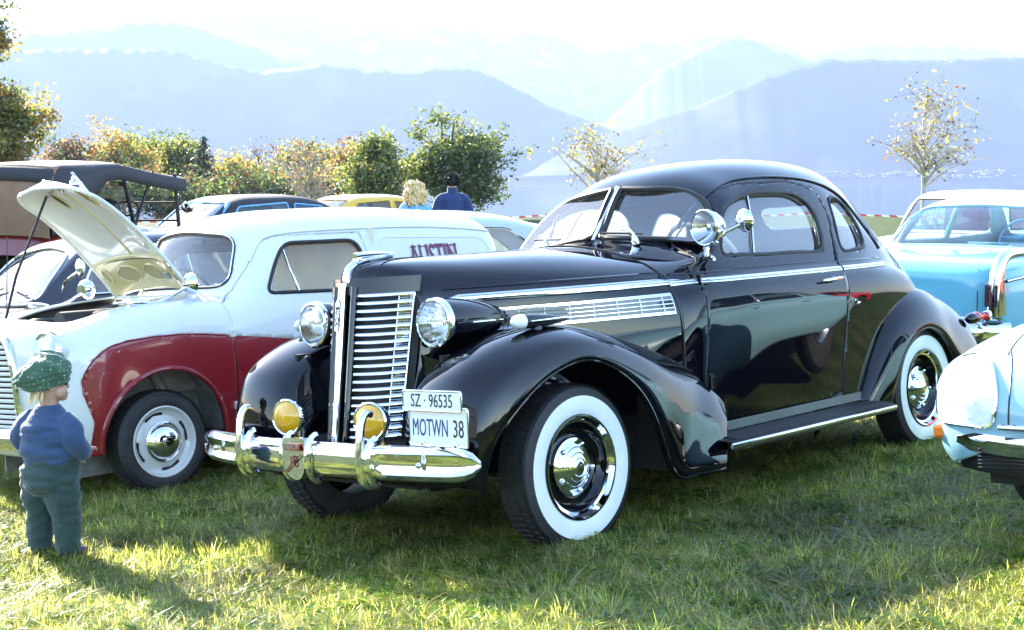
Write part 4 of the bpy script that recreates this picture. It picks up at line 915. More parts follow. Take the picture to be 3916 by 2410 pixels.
# bay
m = MB(); V = [(.44, -.42, .55), (.44, .42, .55), (-.46, .45, .55), (-.46, -.45, .55), (.44, -.42, .97), (.44, .42, .97), (-.46, .46, 1.09), (-.46, -.46, 1.09)]
m.add(V, [(0, 1, 2, 3), (0, 4, 5, 1), (1, 5, 6, 2), (2, 6, 7, 3), (3, 7, 4, 0)]); m.build('engine_bay', CAVE, VAN, smooth=False)
m = MB(); m.box((0, 0, .82), (.55, .22, .34), bev=.03); m.tube([(.2, 0, 1.0), (-.2, 0, 1.0)], .07, 14); m.ball((-.05, .0, 1.02), .11, 8, 0, (1, 1, .4)); m.box((-.34, -.22, .98), (.2, .3, .16), bev=.02); m.box((.30, -.30, .93), (.16, .10, .12), bev=.01)
for k in range(5): m.tube(curve([(.3, -.3 + .03 * k, .98), (.25 - .02 * k, -.22, 1.03), (.12, -.1 + .03 * k, .99)], 8), .007, 5)
m.build('engine', P('engine_black', (.02, .02, .022), .45), VAN)
# bonnet, standing open
hinge = Vector((-.475, 0, 1.150)); D_ = Vector((.70, 0, .66)).normalized(); N_ = Vector((-D_.z, 0, D_.x)); LEN = 1.0
def bon(s, t, off=0.0):
    w = .455 - .03 * s; e = max(0, (s - .80) / .20); w *= sqrt(max(.0, 1 - e ** 2.6)) * .97 + .03
    bul = .035 * (1 - t * t) + .055 * sin(pi * min(1, s) * .9) - .16 * max(0, s - .7) ** 1.5 - .035 * abs(t) ** 4
    p = hinge + D_ * (s * LEN) + Vector((0, t * w, 0)) + N_ * (bul + off); return p
ss = np.linspace(0, 1, 36); tt = np.linspace(-1, 1, 30)
V = [bon(a, b) for a in ss for b in tt]; F = [(i * 30 + j, i * 30 + j + 1, i * 30 + 31 + j, i * 30 + 30 + j) for i in range(35) for j in range(29)]
BN = mesh('bonnet', V, F, None, VAN, True, mats=[CREAM, BONNET_IN]); md = BN.modifiers.new('t', 'SOLIDIFY'); md.thickness = .008; md.offset = 1
V = [bon(a, b, -.006) for a in ss for b in tt * .985]; mesh('bonnet_lining', V, F, BONNET_IN, BN)
rim = [bon(a, 1) for a in ss] + [bon(a, -1) for a in ss[::-1]]; MB().tube(rim, .010, 8, True).build('bonnet_edge', CREAM, BN)
MB().tube([bon(.26 + .015 * cos(b * 1.5), b, -.014) for b in np.linspace(-.93, .93, 24)], .014, 8).build('bonnet_rib', BONNET_IN, BN)
MB().tube([bon(a, 0, -.010) for a in np.linspace(.28, .85, 20)], .007, 6).build('bonnet_rib', BONNET_IN, BN)
V = [bon(a, b, -.022) for a in np.linspace(.02, .255, 8) for b in tt * .93]; mesh('bonnet_hinge_panel', V, [(i * 30 + j, i * 30 + j + 1, i * 30 + 31 + j, i * 30 + 30 + j) for i in range(7) for j in range(29)], BONNET_IN, BN)
SH = P('bonnet_hole', (.46, .39, .21), .6)
def slot(sc, tc, ds, dt, name, mat, off=-.0235):
    c = [(sc + ds * cos(a), tc + dt * sin(a)) for a in np.linspace(0, 2 * pi, 24, endpoint=False)]
    V = [bon(a, b, off) for a, b in c] + [bon(sc, tc, off)]; mesh(name, V, [(i, (i + 1) % 24, 24) for i in range(24)], mat, BN, False)
    MB().tube([bon(a, b, off - .001) for a, b in c], .006, 6, True).build('hole_rim', BONNET_IN, BN)
for tc_ in (-.82, .84): slot(.17, tc_, .055, .06, 'bonnet_hole', SH)
for tc_ in (-.35, .30): slot(.15, tc_, .065, .25, 'bonnet_hole', SH)
for tc_, sc_ in ((-.30, .80), (.45, .80)): slot(sc_, tc_, .085, .07, 'bonnet_slot', P('slot_dark', (.03, .027, .02), .8), -.010)
m = MB(); m.tube([bon(.90, -.1, -.01), bon(.90, -.1, -.06)], .012, 8); m.tube([bon(.93, .05, -.012), bon(.88, .15, -.02), bon(.92, .25, -.012)], .008, 6); m.box(bon(.14, .62, -.035), (.05, .07, .012), Matrix.Rotation(-.75, 3, 'Y')); m.build('bonnet_catch', STEEL, BN)
for s in (-.40, .44): MB().box((-.47, s, 1.13), (.012, .03, .12)).build('bonnet_hinge', CREAM, VAN, smooth=False)
MB().tube([bon(.86, -.45, -.01), (.30, -.30, 1.30), (.49, -.12, 1.00)], .008, 8).build('prop_rod', DARK, VAN)
m = MB(); m.tube([(.49, -.12, 1.0), (.47, -.12, 1.05)], .016, 8); m.build('rod_clip', CHROME, VAN)
tp = bon(.93, .55, .02); m = MB()
m.tube([tp + N_ * .02, tp + N_ * .05 + D_ * .03, tp + N_ * .03 - D_ * .12, tp + N_ * .02], .010, 8, True); m.tube([tp, tp + N_ * .04 - D_ * .05, tp + N_ * .01 - D_ * .16], .012, 8); m.build('bonnet_mascot', CHROME, BN)
# bumper
yb = np.linspace(-.70, .70, 31); pth = [(.79 - .20 * abs(y / .7) ** 2.5, y, .40) for y in yb]
sweep(pth, [(-.012, .055), (.01, .058), (.028, .035), (.032, 0), (.028, -.035), (.01, -.058), (-.012, -.055)], (1, 0, 0), 'bumper', CHROME, VAN)
m = MB()
for s in (-1, 1): m.tube([(.60, .25 * s, .42), (.80, .25 * s, .42)], .02, 8); m.ball((.825 - .02, .3 * s, .40), .016, 6)
m.build('bumper_bolt', STEEL, VAN)
VT = [('tyre', RUBBER, [(.17, -.07), (.21, -.085), (.255, -.084), (.285, -.06), (.294, -.03), (.295, .03), (.286, .06), (.262, .082), (.235, .086), (.21, .082), (.20, .075)]),
      ('rim', paint('wheel_white', (.68, .67, .63), .35), [(.203, .074), (.205, .085), (.198, .087), (.19, .078), (.183, .06), (.172, .052), (.160, .045), (.150, .050), (.120, .062), (.10, .064), (.0, .064)]),
      ('hub_cap', CHROME, [(.118, .062), (.116, .074), (.108, .080), (.104, .078), (.10, .084), (.085, .108), (.06, .124), (.028, .131), (.026, .136), (.0, .137)])]
for (x, s) in ((-.01, 1), (-.01, -1), (-2.25, 1), (-2.25, -1)):
    w = wheel(VAN, x, .64 * s, .295, .14, s, VT, z=.30)
    if x > -1: treads(w, .294, .15, RUBBER, 56)
    if s > 0:
        for k in range(4):
            a = pi / 2 * k + .3; V = []
            for j in range(9):
                b = a - .38 + .76 * j / 8
                for rr in (.156 - .012 * abs(j - 4) / 4, .167): V.append((rr * cos(b), rr * sin(b), .0495 + (.0 if rr < .16 else .003)))
            mesh('wheel_slot', V, [(i * 2, i * 2 + 1, i * 2 + 3, i * 2 + 2) for i in range(8)], DARK, w, False)
m = MB(); m.box((-1.4, 0, .28), (2.9, 1.2, .05)); m.tube([(-.01, -.6, .28), (-.01, .6, .28)], .04, 8); m.tube([(-2.25, -.6, .28), (-2.25, .6, .28)], .05, 8); m.build('chassis', UNDER, VAN, smooth=False)
m = MB(); m.box((-1.25, .33, .62), (.45, .5, .14), bev=.04); m.box((-1.25, -.33, .62), (.45, .5, .14), bev=.04); R = Matrix.Rotation(-.2, 3, 'Y'); m.box((-1.5, .33, .84), (.1, .48, .42), R, bev=.04); m.box((-1.5, -.33, .84), (.1, .48, .42), R, bev=.04); m.build('seat', P('red_leather', (.12, .02, .02), .5), VAN)
M = zdir((-.8, 0, .6), (-.98, -.33, 1.13)); m = MB(); m.tube([M @ Vector((.19 * cos(a), .19 * sin(a), 0)) for a in np.linspace(0, 2 * pi, 36, endpoint=False)], .011, 8, True); m.tube([M @ Vector((0, 0, 0)), M @ Vector((0, 0, -.35))], .016, 6); m.tube([M @ Vector((-.19, 0, 0)), M @ Vector((.19, 0, 0))], .008, 6); m.build('steering_wheel', DARK, VAN)
m = MB(); m.box((-.75, 0, 1.06), (.3, 1.2, .06), bev=.02); m.build('dashboard', CREAM, VAN)
MB().box((-1.72, 0, 1.0), (.02, 1.3, .95)).build('bulkhead', P('ply_board', (.80, .74, .50), .7, var=.1), VAN, smooth=False)
m = MB(); m.box((-.80, 0, 1.45), (.02, .14, .05), bev=.01); m.build('rear_view_mirror', DARK, VAN)
# ------------------------------------------------------------------ the other parked cars
def low_net(rows):
    out = []
    for (x, w, zt, zb) in rows:
        h = zt - zb
        out.append([(x, 0, zt), (x, .45 * w, zt - .008 * h), (x, .78 * w, zt - .035 * h), (x, .94 * w, zt - .12 * h), (x, .995 * w, zt - .30 * h), (x, 1.0 * w, zt - .55 * h), (x, .985 * w, zb + .15 * h), (x, .93 * w, zb)])
    return out
def green_net(rows):
    out = []
    for (x, wb, wt, zb, zt) in rows:
        h = zt - zb; k = .16 * min(1, h / .3)
        out.append([(x, 0, zt), (x, .5 * wt, zt - .02 * h), (x, .85 * wt, zt - .07 * h), (x, wt, zt - k * h - .03 * h), (x, wt + (wb - wt) * .35, zt - .45 * h), (x, wt + (wb - wt) * .7, zt - .75 * h), (x, wb, zb - .03)])
    return out
def wheels(root, xs_, track, r, spec, z=None):
    for x in xs_:
        for s in (1, -1): wheel(root, x, track * s, r, .16, s, spec, z)
def wspec(r, rim, ww=None):
    t = [('tyre', RUBBER, [(rim - .02, -.07), (rim + .02, -.08), (r * .88, -.08), (r * .97, -.055), (r, -.03), (r, .03), (r * .97, .055), (r * .88, .08), (rim + .02, .08), (rim, .074)]),
         ('rim', ww or STEEL, [(rim, .074), (rim - .01, .08), (rim - .03, .06), (rim - .05, .045), (rim * .55, .05), (0, .05)]),
         ('hub_cap', CHROME, [(rim * .55, .05), (rim * .52, .065), (rim * .35, .085), (0, .095)])]
    return t
def saloon(name, mat, label, cat, paintm, roofm, lows, greens, sidewin=None, front=None, rear=None, wheelx=(0, -2.5), track=.62, wr=.31, glass=None, group=None, nl=(80, 70), ng=(70, 70), under=True, archr=None, ws_col=None, archn=9):
    root = empty(name, mat, label, cat, group); glass = glass or GLASS
    def cap(a, sg): return (a[0] + sg * .02, a[1] * .06, (a[2] + a[3]) / 2 + .02, (a[2] + a[3]) / 2 - .02)
    def mid(a, sg): return (a[0] + sg * .014, a[1] * .62, a[2] - .22 * (a[2] - a[3]), a[3] + .22 * (a[2] - a[3]))
    sg = 1 if lows[0][0] > lows[-1][0] else -1
    LS = Shell(low_net([cap(lows[0], sg), mid(lows[0], sg)] + list(lows) + [mid(lows[-1], -sg), cap(lows[-1], -sg)]), *nl)
    for s, nm in ((1, 'n'), (-1, 'f')):
        for i, x in enumerate(wheelx[:archn]):
            a = archr or wr + .05
            LS.cut('arch%d%s' % (i, nm), 'y', np.array([(x + a * cos(t), wr + a * sin(t)) for t in np.linspace(0, 2 * pi, 40)]), s, .1); LS.drop('arch%d%s' % (i, nm))
    LS.emit('body', '', paintm, root, solid=.01)
    GS = Shell(green_net(greens), *ng)
    cuts = []
    if front is not None: GS.cut('windscreen', 'x', front, 1, .12); cuts.append(('windscreen', 'x', front, 1))
    if rear is not None: GS.cut('rear_window', 'x', rear, -1, .12); cuts.append(('rear_window', 'x', rear, -1))
    for k, w in enumerate(sidewin or []):
        for s in (1, -1): GS.cut('side_window%d%d' % (k, s), 'y', w, s, .1); cuts.append(('side_window%d%d' % (k, s), 'y', w, s))
    GS.emit('roof', '', roofm, root, solid=.018, inner=LINING)
    for nm, ax, w, s in cuts:
        g = GS.emit(nm.rstrip('-0123456789'), nm, glass, root, off=-.008)
        MB().tube(GS.loop(ax, w, s, .001), .010, 6, True).build('window_trim', ws_col or CHROME, root)
    for wx in wheelx: wheels(root, (wx,), track if abs(wx) < 2 or archn > 1 else track - .09, wr, wspec(wr, wr * .62))
    if under:
        x0, x1 = lows[0][0], lows[-1][0]; zb = min(r[3] for r in lows)
        MB().box(((x0 + x1) / 2, 0, zb + .04), (abs(x1 - x0) * .92, lows[len(lows) // 2][1] * 1.5, .05)).build('floor', UNDER, root, smooth=False)
    return root, LS, GS
def seats(root, xs_, w, z, mat=CLOTH_GREY, sgn=1):
    for x in xs_:
        m = MB()
        for y in (-w, w): m.box((x, y, z), (.5, .5, .15), bev=.05); m.box((x - .28 * sgn, y, z + .30), (.13, .5, .55), Matrix.Rotation(-.2 * sgn, 3, 'Y'), bev=.05)
        m.build('seat', mat, root)
def steer(root, c, d, r=.19, mat=DARK):
    M = zdir(d, c); m = MB(); m.tube([M @ Vector((r * cos(a), r * sin(a), 0)) for a in np.linspace(0, 2 * pi, 36, endpoint=False)], .011, 8, True); m.tube([M @ Vector((-r, 0, 0)), M @ Vector((0, 0, -.03)), M @ Vector((r, 0, 0))], .009, 6); m.tube([M @ Vector((0, 0, 0)), M @ Vector((0, 0, -.35))], .016, 6); m.build('steering_wheel', mat, root)

# pale turquoise streamlined saloon at the right edge
TURQ = paint('pale_turquoise_paint', (.24, .44, .53), .3, bump=.006, bscale=8)
dlow = [(.86,.40,.53,.44),(.83,.66,.60,.37),(.74,.83,.70,.31),(.5,.885,.785,.26),(.15,.895,.835,.23),(-.3,.895,.875,.22),(-.9,.89,.91,.22),(-1.6,.88,.93,.22),(-2.4,.85,.93,.22),(-3.0,.79,.915,.21),(-3.5,.71,.86,.25),(-3.88,.60,.76,.43),(-4.0,.45,.66,.50)]
dgr = [(-.42,.60,.50,.86,.90),(-.72,.72,.56,.89,1.13),(-1.02,.76,.575,.91,1.34),(-1.4,.77,.585,.92,1.45),(-2.0,.76,.575,.92,1.475),(-2.6,.72,.54,.915,1.42),(-3.05,.66,.47,.90,1.26),(-3.42,.58,.40,.86,1.0)]
dwin = [roundpoly([(-.72, .965), (-.98, 1.245), (-1.15, 1.335), (-1.70, 1.36), (-1.70, .955)], .03), roundpoly([(-1.76, .955), (-1.76, 1.36), (-2.35, 1.345), (-2.62, 1.22), (-2.68, .955)], .04)]
DS, DL, DG = saloon('streamlined_saloon', row_mat(-1.39, 3.00, .055), 'pale turquoise streamlined saloon with faired-in headlamps beside the black coupe', 'car', TURQ, TURQ, dlow, dgr, dwin,
    roundpoly([(-.56, .97), (-.47, 1.36), (.47, 1.36), (.56, .97)], .08), roundpoly([(-.40, 1.02), (-.36, 1.32), (.36, 1.32), (.40, 1.02)], .08), (0, -3.12), .70, .335, GLASSD, nl=(140, 130), archr=.40, archn=1)
seats(DS, (-1.5, -2.4), .36, .55)
for s in (1, -1):
    # faired headlamp glass: a raised pane on the wing
    hp = roundpoly([(s * .56, .47), (s * .545, .60), (s * .60, .70), (s * .72, .735), (s * .80, .71), (s * .835, .60), (s * .83, .48)], .05)
    L3 = DL.at('x', densify(hp, .02), 1, .04, .006); c3 = DL.at('x', [tuple(hp.mean(0))], 1, .04, .012)
    k = len(L3); V = list(L3) + list(L3 * .5 + c3 * .5 + np.array([.012, 0, 0])) + [c3[0] + np.array([.014, 0, 0])]
    F = [(i, (i + 1) % k, k + (i + 1) % k, k + i) for i in range(k)] + [(k + i, k + (i + 1) % k, 2 * k) for i in range(k)]
    h = mesh('headlight', V, F, P('faired_glass', (.78, .80, .80), .08, coat=1, bump=.3, bscale=40), DS)
    MB().tube(L3, .007, 6, True).build('rim', CHROME, h)
    MB().box((.70, .845 * s, .435), (.13, .05, .055), Matrix.Rotation(-.35 * s, 3, 'Z'), bev=.012).build('indicator', ORANGE_LENS, DS)
    MB().tube(DL.at('y', [(-.62, .88), (-.66, .6), (-.64, .26)], s, .1, -.003), .004, 6).build('door_gap', DARK, DS)
    MB().tube(DL.at('y', [(-1.73, .89), (-1.74, .6), (-1.76, .26)], s, .1, -.003), .004, 6).build('door_gap', DARK, DS)
    MB().tube(DL.at('y', [(-2.72, .88), (-2.70, .6), (-2.66, .3)], s, .1, -.003), .004, 6).build('door_gap', DARK, DS)
    for x in (-1.55, -2.5):
        p = DL.at('y', [(x, .80)], s, .1)[0]; MB().tube([p + np.array([-.07, .012 * s, 0]), p + np.array([0, .022 * s, 0]), p + np.array([.07, .012 * s, 0])], .011, 8).build('handle', CHROME, DS)
    MB().tube(DG.at('y', [(-1.73, .95), (-1.73, 1.37)], s, .1, .006), .016, 8).build('pillar_trim', CHROME, DS)
    cp_ = DG.at('y', densify(roundpoly([(-2.74, .955), (-2.68, 1.2), (-2.55, 1.33), (-2.80, 1.30), (-3.02, .955)], .02), .03), s, .05, .006)
    mesh('rear_pillar_panel', list(cp_) + [cp_.mean(0) + np.array([0, .004 * s, 0])], [(i, (i + 1) % len(cp_), len(cp_)) for i in range(len(cp_))], P('grey_panel', (.16, .16, .16), .3, .5), DS, False)
    # bonnet shut line between wing and bonnet
    MB().tube(DL.at('x', curve([(s * .50, .475), (s * .50, .60), (s * .53, .70), (s * .58, .745)], 12), 1, .03, -.001), .004, 6).build('bonnet_gap', DARK, DS)
    MB().tube(DL.at('z', curve([(.66, s * .575), (.40, s * .62), (0, s * .66), (-.4, s * .67)], 20), 1, .2, -.001), .004, 6).build('bonnet_gap', DARK, DS)
yb = np.linspace(-.885, .885, 41); pth = [(.93 - .26 * abs(y / .885) ** 4 - .06 * abs(y), y, .425 - .02 * (1 - abs(y))) for y in yb]
sweep(pth, [(-.02, .035), (.015, .042), (.035, .015), (.035, -.012), (.015, -.03), (-.02, -.03)], (1, 0, 0), 'bumper', CHROME, DS)
pth = [(p[0] - .045, p[1], .345) for p in pth[3:-3]]; sweep(pth, [(-.03, .055), (.012, .055), (.02, 0), (-.01, -.06), (-.04, -.06)], (1, 0, 0), 'valance', P('valance_black', (.014, .014, .015), .3), DS)
m = MB(); m.tube([(p[0] + .012, p[1], .455 + .025) for p in [((.93 - .06 * abs(y)) - .02, y, 0) for y in np.linspace(-.52, .52, 16)]], .012, 8); m.build('bumper_upper_bar', CHROME, DS)
for k in range(6): MB().tube([(.895 - .05 * .6, y, .32 + k * .014) for y in (-.62, -.42)], .004, 5).build('air_slot', DARK, DS)

# turquoise and white saloon seen from behind
TQ = paint('bright_turquoise_paint', (.14, .45, .58), .3, bump=.006, bscale=8); ROOFW = paint('white_roof_paint', (.78, .79, .78), .3)
crow = [(0,.80,.96,.48),(.05,.87,1.01,.45),(.20,.915,1.05,.36),(.8,.945,1.085,.26),(1.5,.95,1.09,.22),(3.2,.95,1.06,.22),(4.5,.93,.99,.25),(5.05,.86,.86,.34),(5.15,.6,.75,.42)]
cgr = [(1.02,.66,.52,1.05,1.085),(1.30,.76,.60,1.07,1.31),(1.60,.79,.62,1.08,1.46),(2.2,.79,.61,1.08,1.535),(2.8,.78,.59,1.07,1.515),(3.2,.77,.57,1.06,1.38),(3.62,.74,.60,1.04,1.06)]
cwin = [roundpoly([(1.55, 1.12), (1.72, 1.40), (2.35, 1.45), (2.38, 1.11)], .03), roundpoly([(2.46, 1.11), (2.44, 1.45), (2.95, 1.42), (3.28, 1.14)], .03)]
FC, FL_, FG = saloon('finned_saloon', up_mat(3.10, 11.13, radians(46.2)), 'bright turquoise saloon with white roof and chrome tail lamps, seen from behind', 'car', TQ, ROOFW, crow, cgr, cwin,
    roundpoly([(-.62, 1.12), (-.50, 1.45), (.50, 1.45), (.62, 1.12)], .08), roundpoly([(-.70, 1.10), (-.56, 1.425), (0, 1.455), (.56, 1.425), (.70, 1.10), (0, 1.115)], [.05, .12, .2, .12, .05, .2]), (1.15, 4.15), .72, .35)
seats(FC, (2.9,), .4, .50, P('turquoise_vinyl', (.05, .22, .34), .5)); steer(FC, (3.30, .40, 1.10), (-.8, 0, .6), .21, P('turquoise_plastic', (.10, .35, .5), .4))
m = MB(); m.box((3.5, 0, 1.07), (.3, 1.3, .08), bev=.03); m.build('dashboard', P('turquoise_vinyl', (.05, .22, .34), .5), FC)
m = MB(); m.box((1.75, 0, .98), (.16, 1.35, .2), bev=.05); m.build('rear_seat', P('turquoise_vinyl', (.05, .22, .34), .5), FC)
for s in (1, -1):
    m = MB(); g = curve([(.50, s * .90, 1.09), (.20, s * .895, 1.10), (.03, s * .885, 1.06), (-.03, s * .88, .95), (-.035, s * .875, .80), (-.02, s * .87, .64)], 20)
    m.tube(g, list(np.linspace(.03, .088, 20)), 14, ref=(0, 1, 0), flat=.85); t_ = m.build('tail_lamp_housing', CHROME, FC)
    m = MB(); m.box((-.080, s * .865, .79), (.05, .10, .20), bev=.02); m.build('lamp_surround', DARK, t_)
    m = MB(); m.box((-.096, s * .865, .80), (.025, .062, .14), bev=.012); m.build('tail_lamp', P('dark_red_lens', (.10, .008, .008), .2, coat=1), t_)
    M = zdir((-1, 0, 0), (-.105, s * .84, .635)); MB().lathe([(.042, 0), (.042, .02), (.034, .03)], M, 20).build('reflector_ring', CHROME, t_); MB().lathe([(.034, .02), (.02, .034), (0, .038)], M, 20).build('reflector', RED_LENS, t_)
    MB().tube(FL_.at('x', [(s * .70, .98), (s * .715, .8), (s * .715, .60)], -1, .05, -.002), .005, 6).build('boot_gap', DARK, FC)
    m = MB(); m.ball((-.09, s * .62, .50), .13, 10, 0, (.8, 1.5, .8)); m.build('bumper_pod', CHROME, FC)
    MB().tube(curve([(-.03, s * .95, .9), (.5, s * .975, .93), (2., s * .98, .92)], 14), .014, 8).build('side_strip', CHROME, FC)
    for k in range(7): MB().tube([(-.20, s * .52 - .16, .44 + k * .022), (-.20, s * .52 + .02, .44 + k * .022)], .005, 5).build('exhaust_slat', CHROME, FC)
MB().tube([(.02 - .05 * (1 - (y / .9) ** 2), y, .60) for y in np.linspace(-.9, .9, 24)], .012, 8).build('boot_lower_trim', CHROME, FC)
yb = np.linspace(-.95, .95, 31); sweep([(-.16 + .22 * abs(y / .95) ** 4, y, .50) for y in yb], [(.02, .075), (-.015, .08), (-.04, .05), (-.045, 0), (-.04, -.05), (-.015, -.08), (.02, -.075)], (1, 0, 0), 'bumper', CHROME, FC)
m = MB(); m.tube([(-.015, -.10, .66), (-.04, 0, .665), (-.015, .10, .66)], .018, 8); m.build('boot_handle', CHROME, FC)
MB().box((-.012, .30, .83), (.012, .22, .014)).build('script_badge', CHROME, FC, smooth=False)

# black saloon behind the van
NAVY = paint('blue_black_paint', (.006, .007, .014), .3)
blow = [(.72,.40,.66,.40),(.68,.60,.80,.34),(.45,.70,.98,.28),(.0,.74,1.07,.25),(-.5,.75,1.12,.24),(-1.2,.76,1.13,.24),(-2.2,.76,1.12,.24),(-2.9,.70,1.04,.28),(-3.25,.60,.86,.34),(-3.35,.4,.7,.45)]
bgr = [(-.38,.56,.48,1.08,1.12),(-.62,.66,.54,1.10,1.36),(-.86,.70,.56,1.12,1.56),(-1.2,.71,.565,1.12,1.635),(-1.9,.71,.56,1.12,1.64),(-2.5,.68,.52,1.11,1.55),(-2.9,.58,.42,1.08,1.28),(-3.1,.5,.36,1.0,1.08)]
bwin = [roundpoly([(-.72, 1.17), (-.92, 1.47), (-1.05, 1.51), (-1.55, 1.52), (-1.58, 1.17)], .05), roundpoly([(-1.70, 1.17), (-1.68, 1.52), (-2.2, 1.49), (-2.45, 1.2)], .06)]
BC, BL_, BG_ = saloon('black_saloon', row_mat(.06, -5.22, .04), 'black rounded saloon with chrome door mirror, behind the open van bonnet', 'car', NAVY, NAVY, blow, bgr, bwin,
    roundpoly([(-.54, 1.15), (-.45, 1.49), (0, 1.555), (.45, 1.49), (.54, 1.15), (0, 1.14)], [.08, .10, .2, .10, .08, .2]), roundpoly([(-.35, 1.2), (-.3, 1.45), (.3, 1.45), (.35, 1.2)], .06), (0, -2.3), .6, .30, glass=DUSTY)
seats(BC, (-1.4,), .32, .8); steer(BC, (-1.0, .32, 1.14), (-.8, 0, .6))
M = zdir((.9, -.1, 0), (-.62, .86, 1.36)); m = MB(); m.lathe([(0, -.04), (.045, -.03), (.065, -.01), (.07, .0), (.066, .008), (.05, .018), (0, .024)], M, 24); m.tube([(-.58, .66, 1.20), (-.56, .74, 1.27), (-.62, .84, 1.34)], .012, 8); m.build('door_mirror', CHROME, BC)
for s in (1, -1):
    M = zdir((1, 0, .05), (.60, .52 * s, .92)); h = MB().lathe([(.09, -.18), (.10, -.02), (.108, 0), (.104, .02)], M, 26).build('headlight', CHROME, BC); MB().lathe([(.10, .01), (.06, .04), (0, .05)], M, 24).build('lens', LENS, h)
    m = MB(); M = zdir((1, 0, 0), (.12, .60 * s, 1.10)); m.lathe([(0, -.10), (.03, -.05), (.04, .0), (.036, .05), (0, .07)], M, 14); m.build('wing_lamp', CHROME, BC)
    L = BG_.at('x', [(s * .40, 1.18), (s * .08, 1.24)], 1, .1, .018); MB().tube(L, .008, 6).build('wiper', DARK, BC)
MB().tube([(-.20, .54, 1.06), (-.25, .54, 1.62)], .004, 6).build('aerial', DARK, BC)

# silver saloon broadside behind the van
SIL = paint('silver_blue_paint', (.42, .47, .54), .3)
srow = [(0,.5,.80,.5),(.08,.72,.92,.42),(.5,.82,1.0,.3),(1.3,.84,1.03,.24),(3.0,.84,1.03,.24),(4.0,.80,.97,.27),(4.5,.66,.86,.36),(4.62,.4,.74,.45)]
sgr = [(.45,.6,.48,.98,1.02),(.8,.70,.56,1.0,1.28),(1.2,.73,.60,1.02,1.47),(1.8,.74,.61,1.02,1.54),(2.5,.74,.60,1.02,1.52),(2.95,.73,.57,1.02,1.38),(3.38,.68,.55,1.0,1.03)]
swin = [roundpoly([(1.0, 1.08), (1.15, 1.36), (1.86, 1.43), (1.86, 1.07)], .06), roundpoly([(1.97, 1.07), (1.97, 1.43), (2.55, 1.41), (2.98, 1.10)], .05)]
SV, SL_, SG_ = saloon('silver_saloon', up_mat(-2.65, 11.0, radians(14)), 'pale silver saloon with rounded roof behind the delivery van', 'car', SIL, SIL, srow, sgr, swin,
    roundpoly([(-.54, 1.08), (-.46, 1.42), (.46, 1.42), (.54, 1.08)], .08), roundpoly([(-.46, 1.1), (-.4, 1.38), (.4, 1.38), (.46, 1.1)], .08), (.9, 3.55), .66, .31)
seats(SV, (1.7, 2.5), .34, .7, sgn=1); steer(SV, (2.75, -.33, 1.08), (-.8, 0, .6))
m = MB(); m.ball((.55, -.1, 1.50), .22, 12, 0, (1.0, .8, .22)); m.tube([(.6, -.1, 1.15), (.56, -.1, 1.48)], .03, 8); m.build('raised_lid', ROOFW, SV)
MB().tube(SG_.at('y', [(1.92, 1.05), (1.915, 1.44)], -1, .1, .004), .022, 8).build('pillar_trim', CHROME, SV)
MB().tube(SG_.at('z', [(1.93, y) for y in np.linspace(-.58, .58, 20)], 1, .1, -.001), .006, 6).build('roof_seam', DARK, SV)

# blue convertible with a black soft top, yellow car, far white car
BLU = paint('sky_blue_paint', (.10, .32, .62), .3); CANV = P('black_canvas', (.02, .02, .025), .75, bump=.3, bscale=120)
clow = [(.75,.5,.62,.42),(.70,.74,.74,.34),(.4,.80,.84,.26),(-.5,.81,.93,.22),(-1.4,.81,.94,.22),(-2.6,.80,.94,.25),(-3.05,.72,.90,.34),(-3.15,.5,.8,.45)]
cg = [(-.42,.66,.56,.90,.95),(-.75,.72,.58,.92,1.22),(-1.05,.74,.59,.93,1.42),(-1.5,.75,.60,.93,1.47),(-2.1,.75,.60,.93,1.45),(-2.55,.72,.56,.93,1.28),(-2.95,.62,.48,.9,.98)]
cw = [roundpoly([(-.85, .97), (-1.10, 1.33), (-1.75, 1.37), (-1.78, .97)], .03), roundpoly([(-1.86, .97), (-1.84, 1.36), (-2.25, 1.32), (-2.4, 1.0)], .04)]
fr = roundpoly([(-.58, .98), (-.49, 1.38), (.49, 1.38), (.58, .98)], .05)
row_head = TH + pi
def rowlike(X, Y, dh=0.0, dz=0.0): return up_mat(X, Y, row_head + dh, dz)
CV, CL_, CG_ = saloon('blue_convertible', rowlike(-4.42, 15.9, -.10, .08), 'light blue convertible with black folded-up soft top and lettering on its windscreen', 'car', BLU, CANV, clow, cg, cw, fr, roundpoly([(-.4, 1.05), (-.36, 1.28), (.36, 1.28), (.4, 1.05)], .06), (0, -2.4), .66, .30, GLASSD, ws_col=BLU)
seats(CV, (-1.5,), .34, .65)
for s in (1, -1): MB().tube(CG_.at('y', [(-.70, .97), (-1.02, 1.37)], s, .06, .006), .025, 8).build('screen_pillar', BLU, CV)
tp = CG_.at('x', [(0.0, 1.315)], 1, .1, .006)[0]; text('GOLF 1', 'lettering', .12, P('sticker_blue', (.25, .6, .9), .5), CV, frame(tp, (0, 1, 0), (.75, 0, .65)), .001, 1.0)
YEL = paint('yellow_paint', (.62, .38, .01), .3)
YC, _, YG = saloon('yellow_car', rowlike(-3.80, 22.8, -.10, .02), 'yellow car with pale roof behind the silver saloon', 'car', YEL, YEL, clow, cg, cw, fr, None, (0, -2.4), .66, .30, GLASSD, ws_col=YEL)
wl = [(.7,.5,.7,.42),(.66,.74,.82,.34),(.3,.80,.92,.26),(-.5,.81,.98,.22),(-1.4,.81,1.0,.22),(-2.6,.80,.98,.25),(-3.3,.72,.94,.34),(-3.4,.5,.8,.45)]
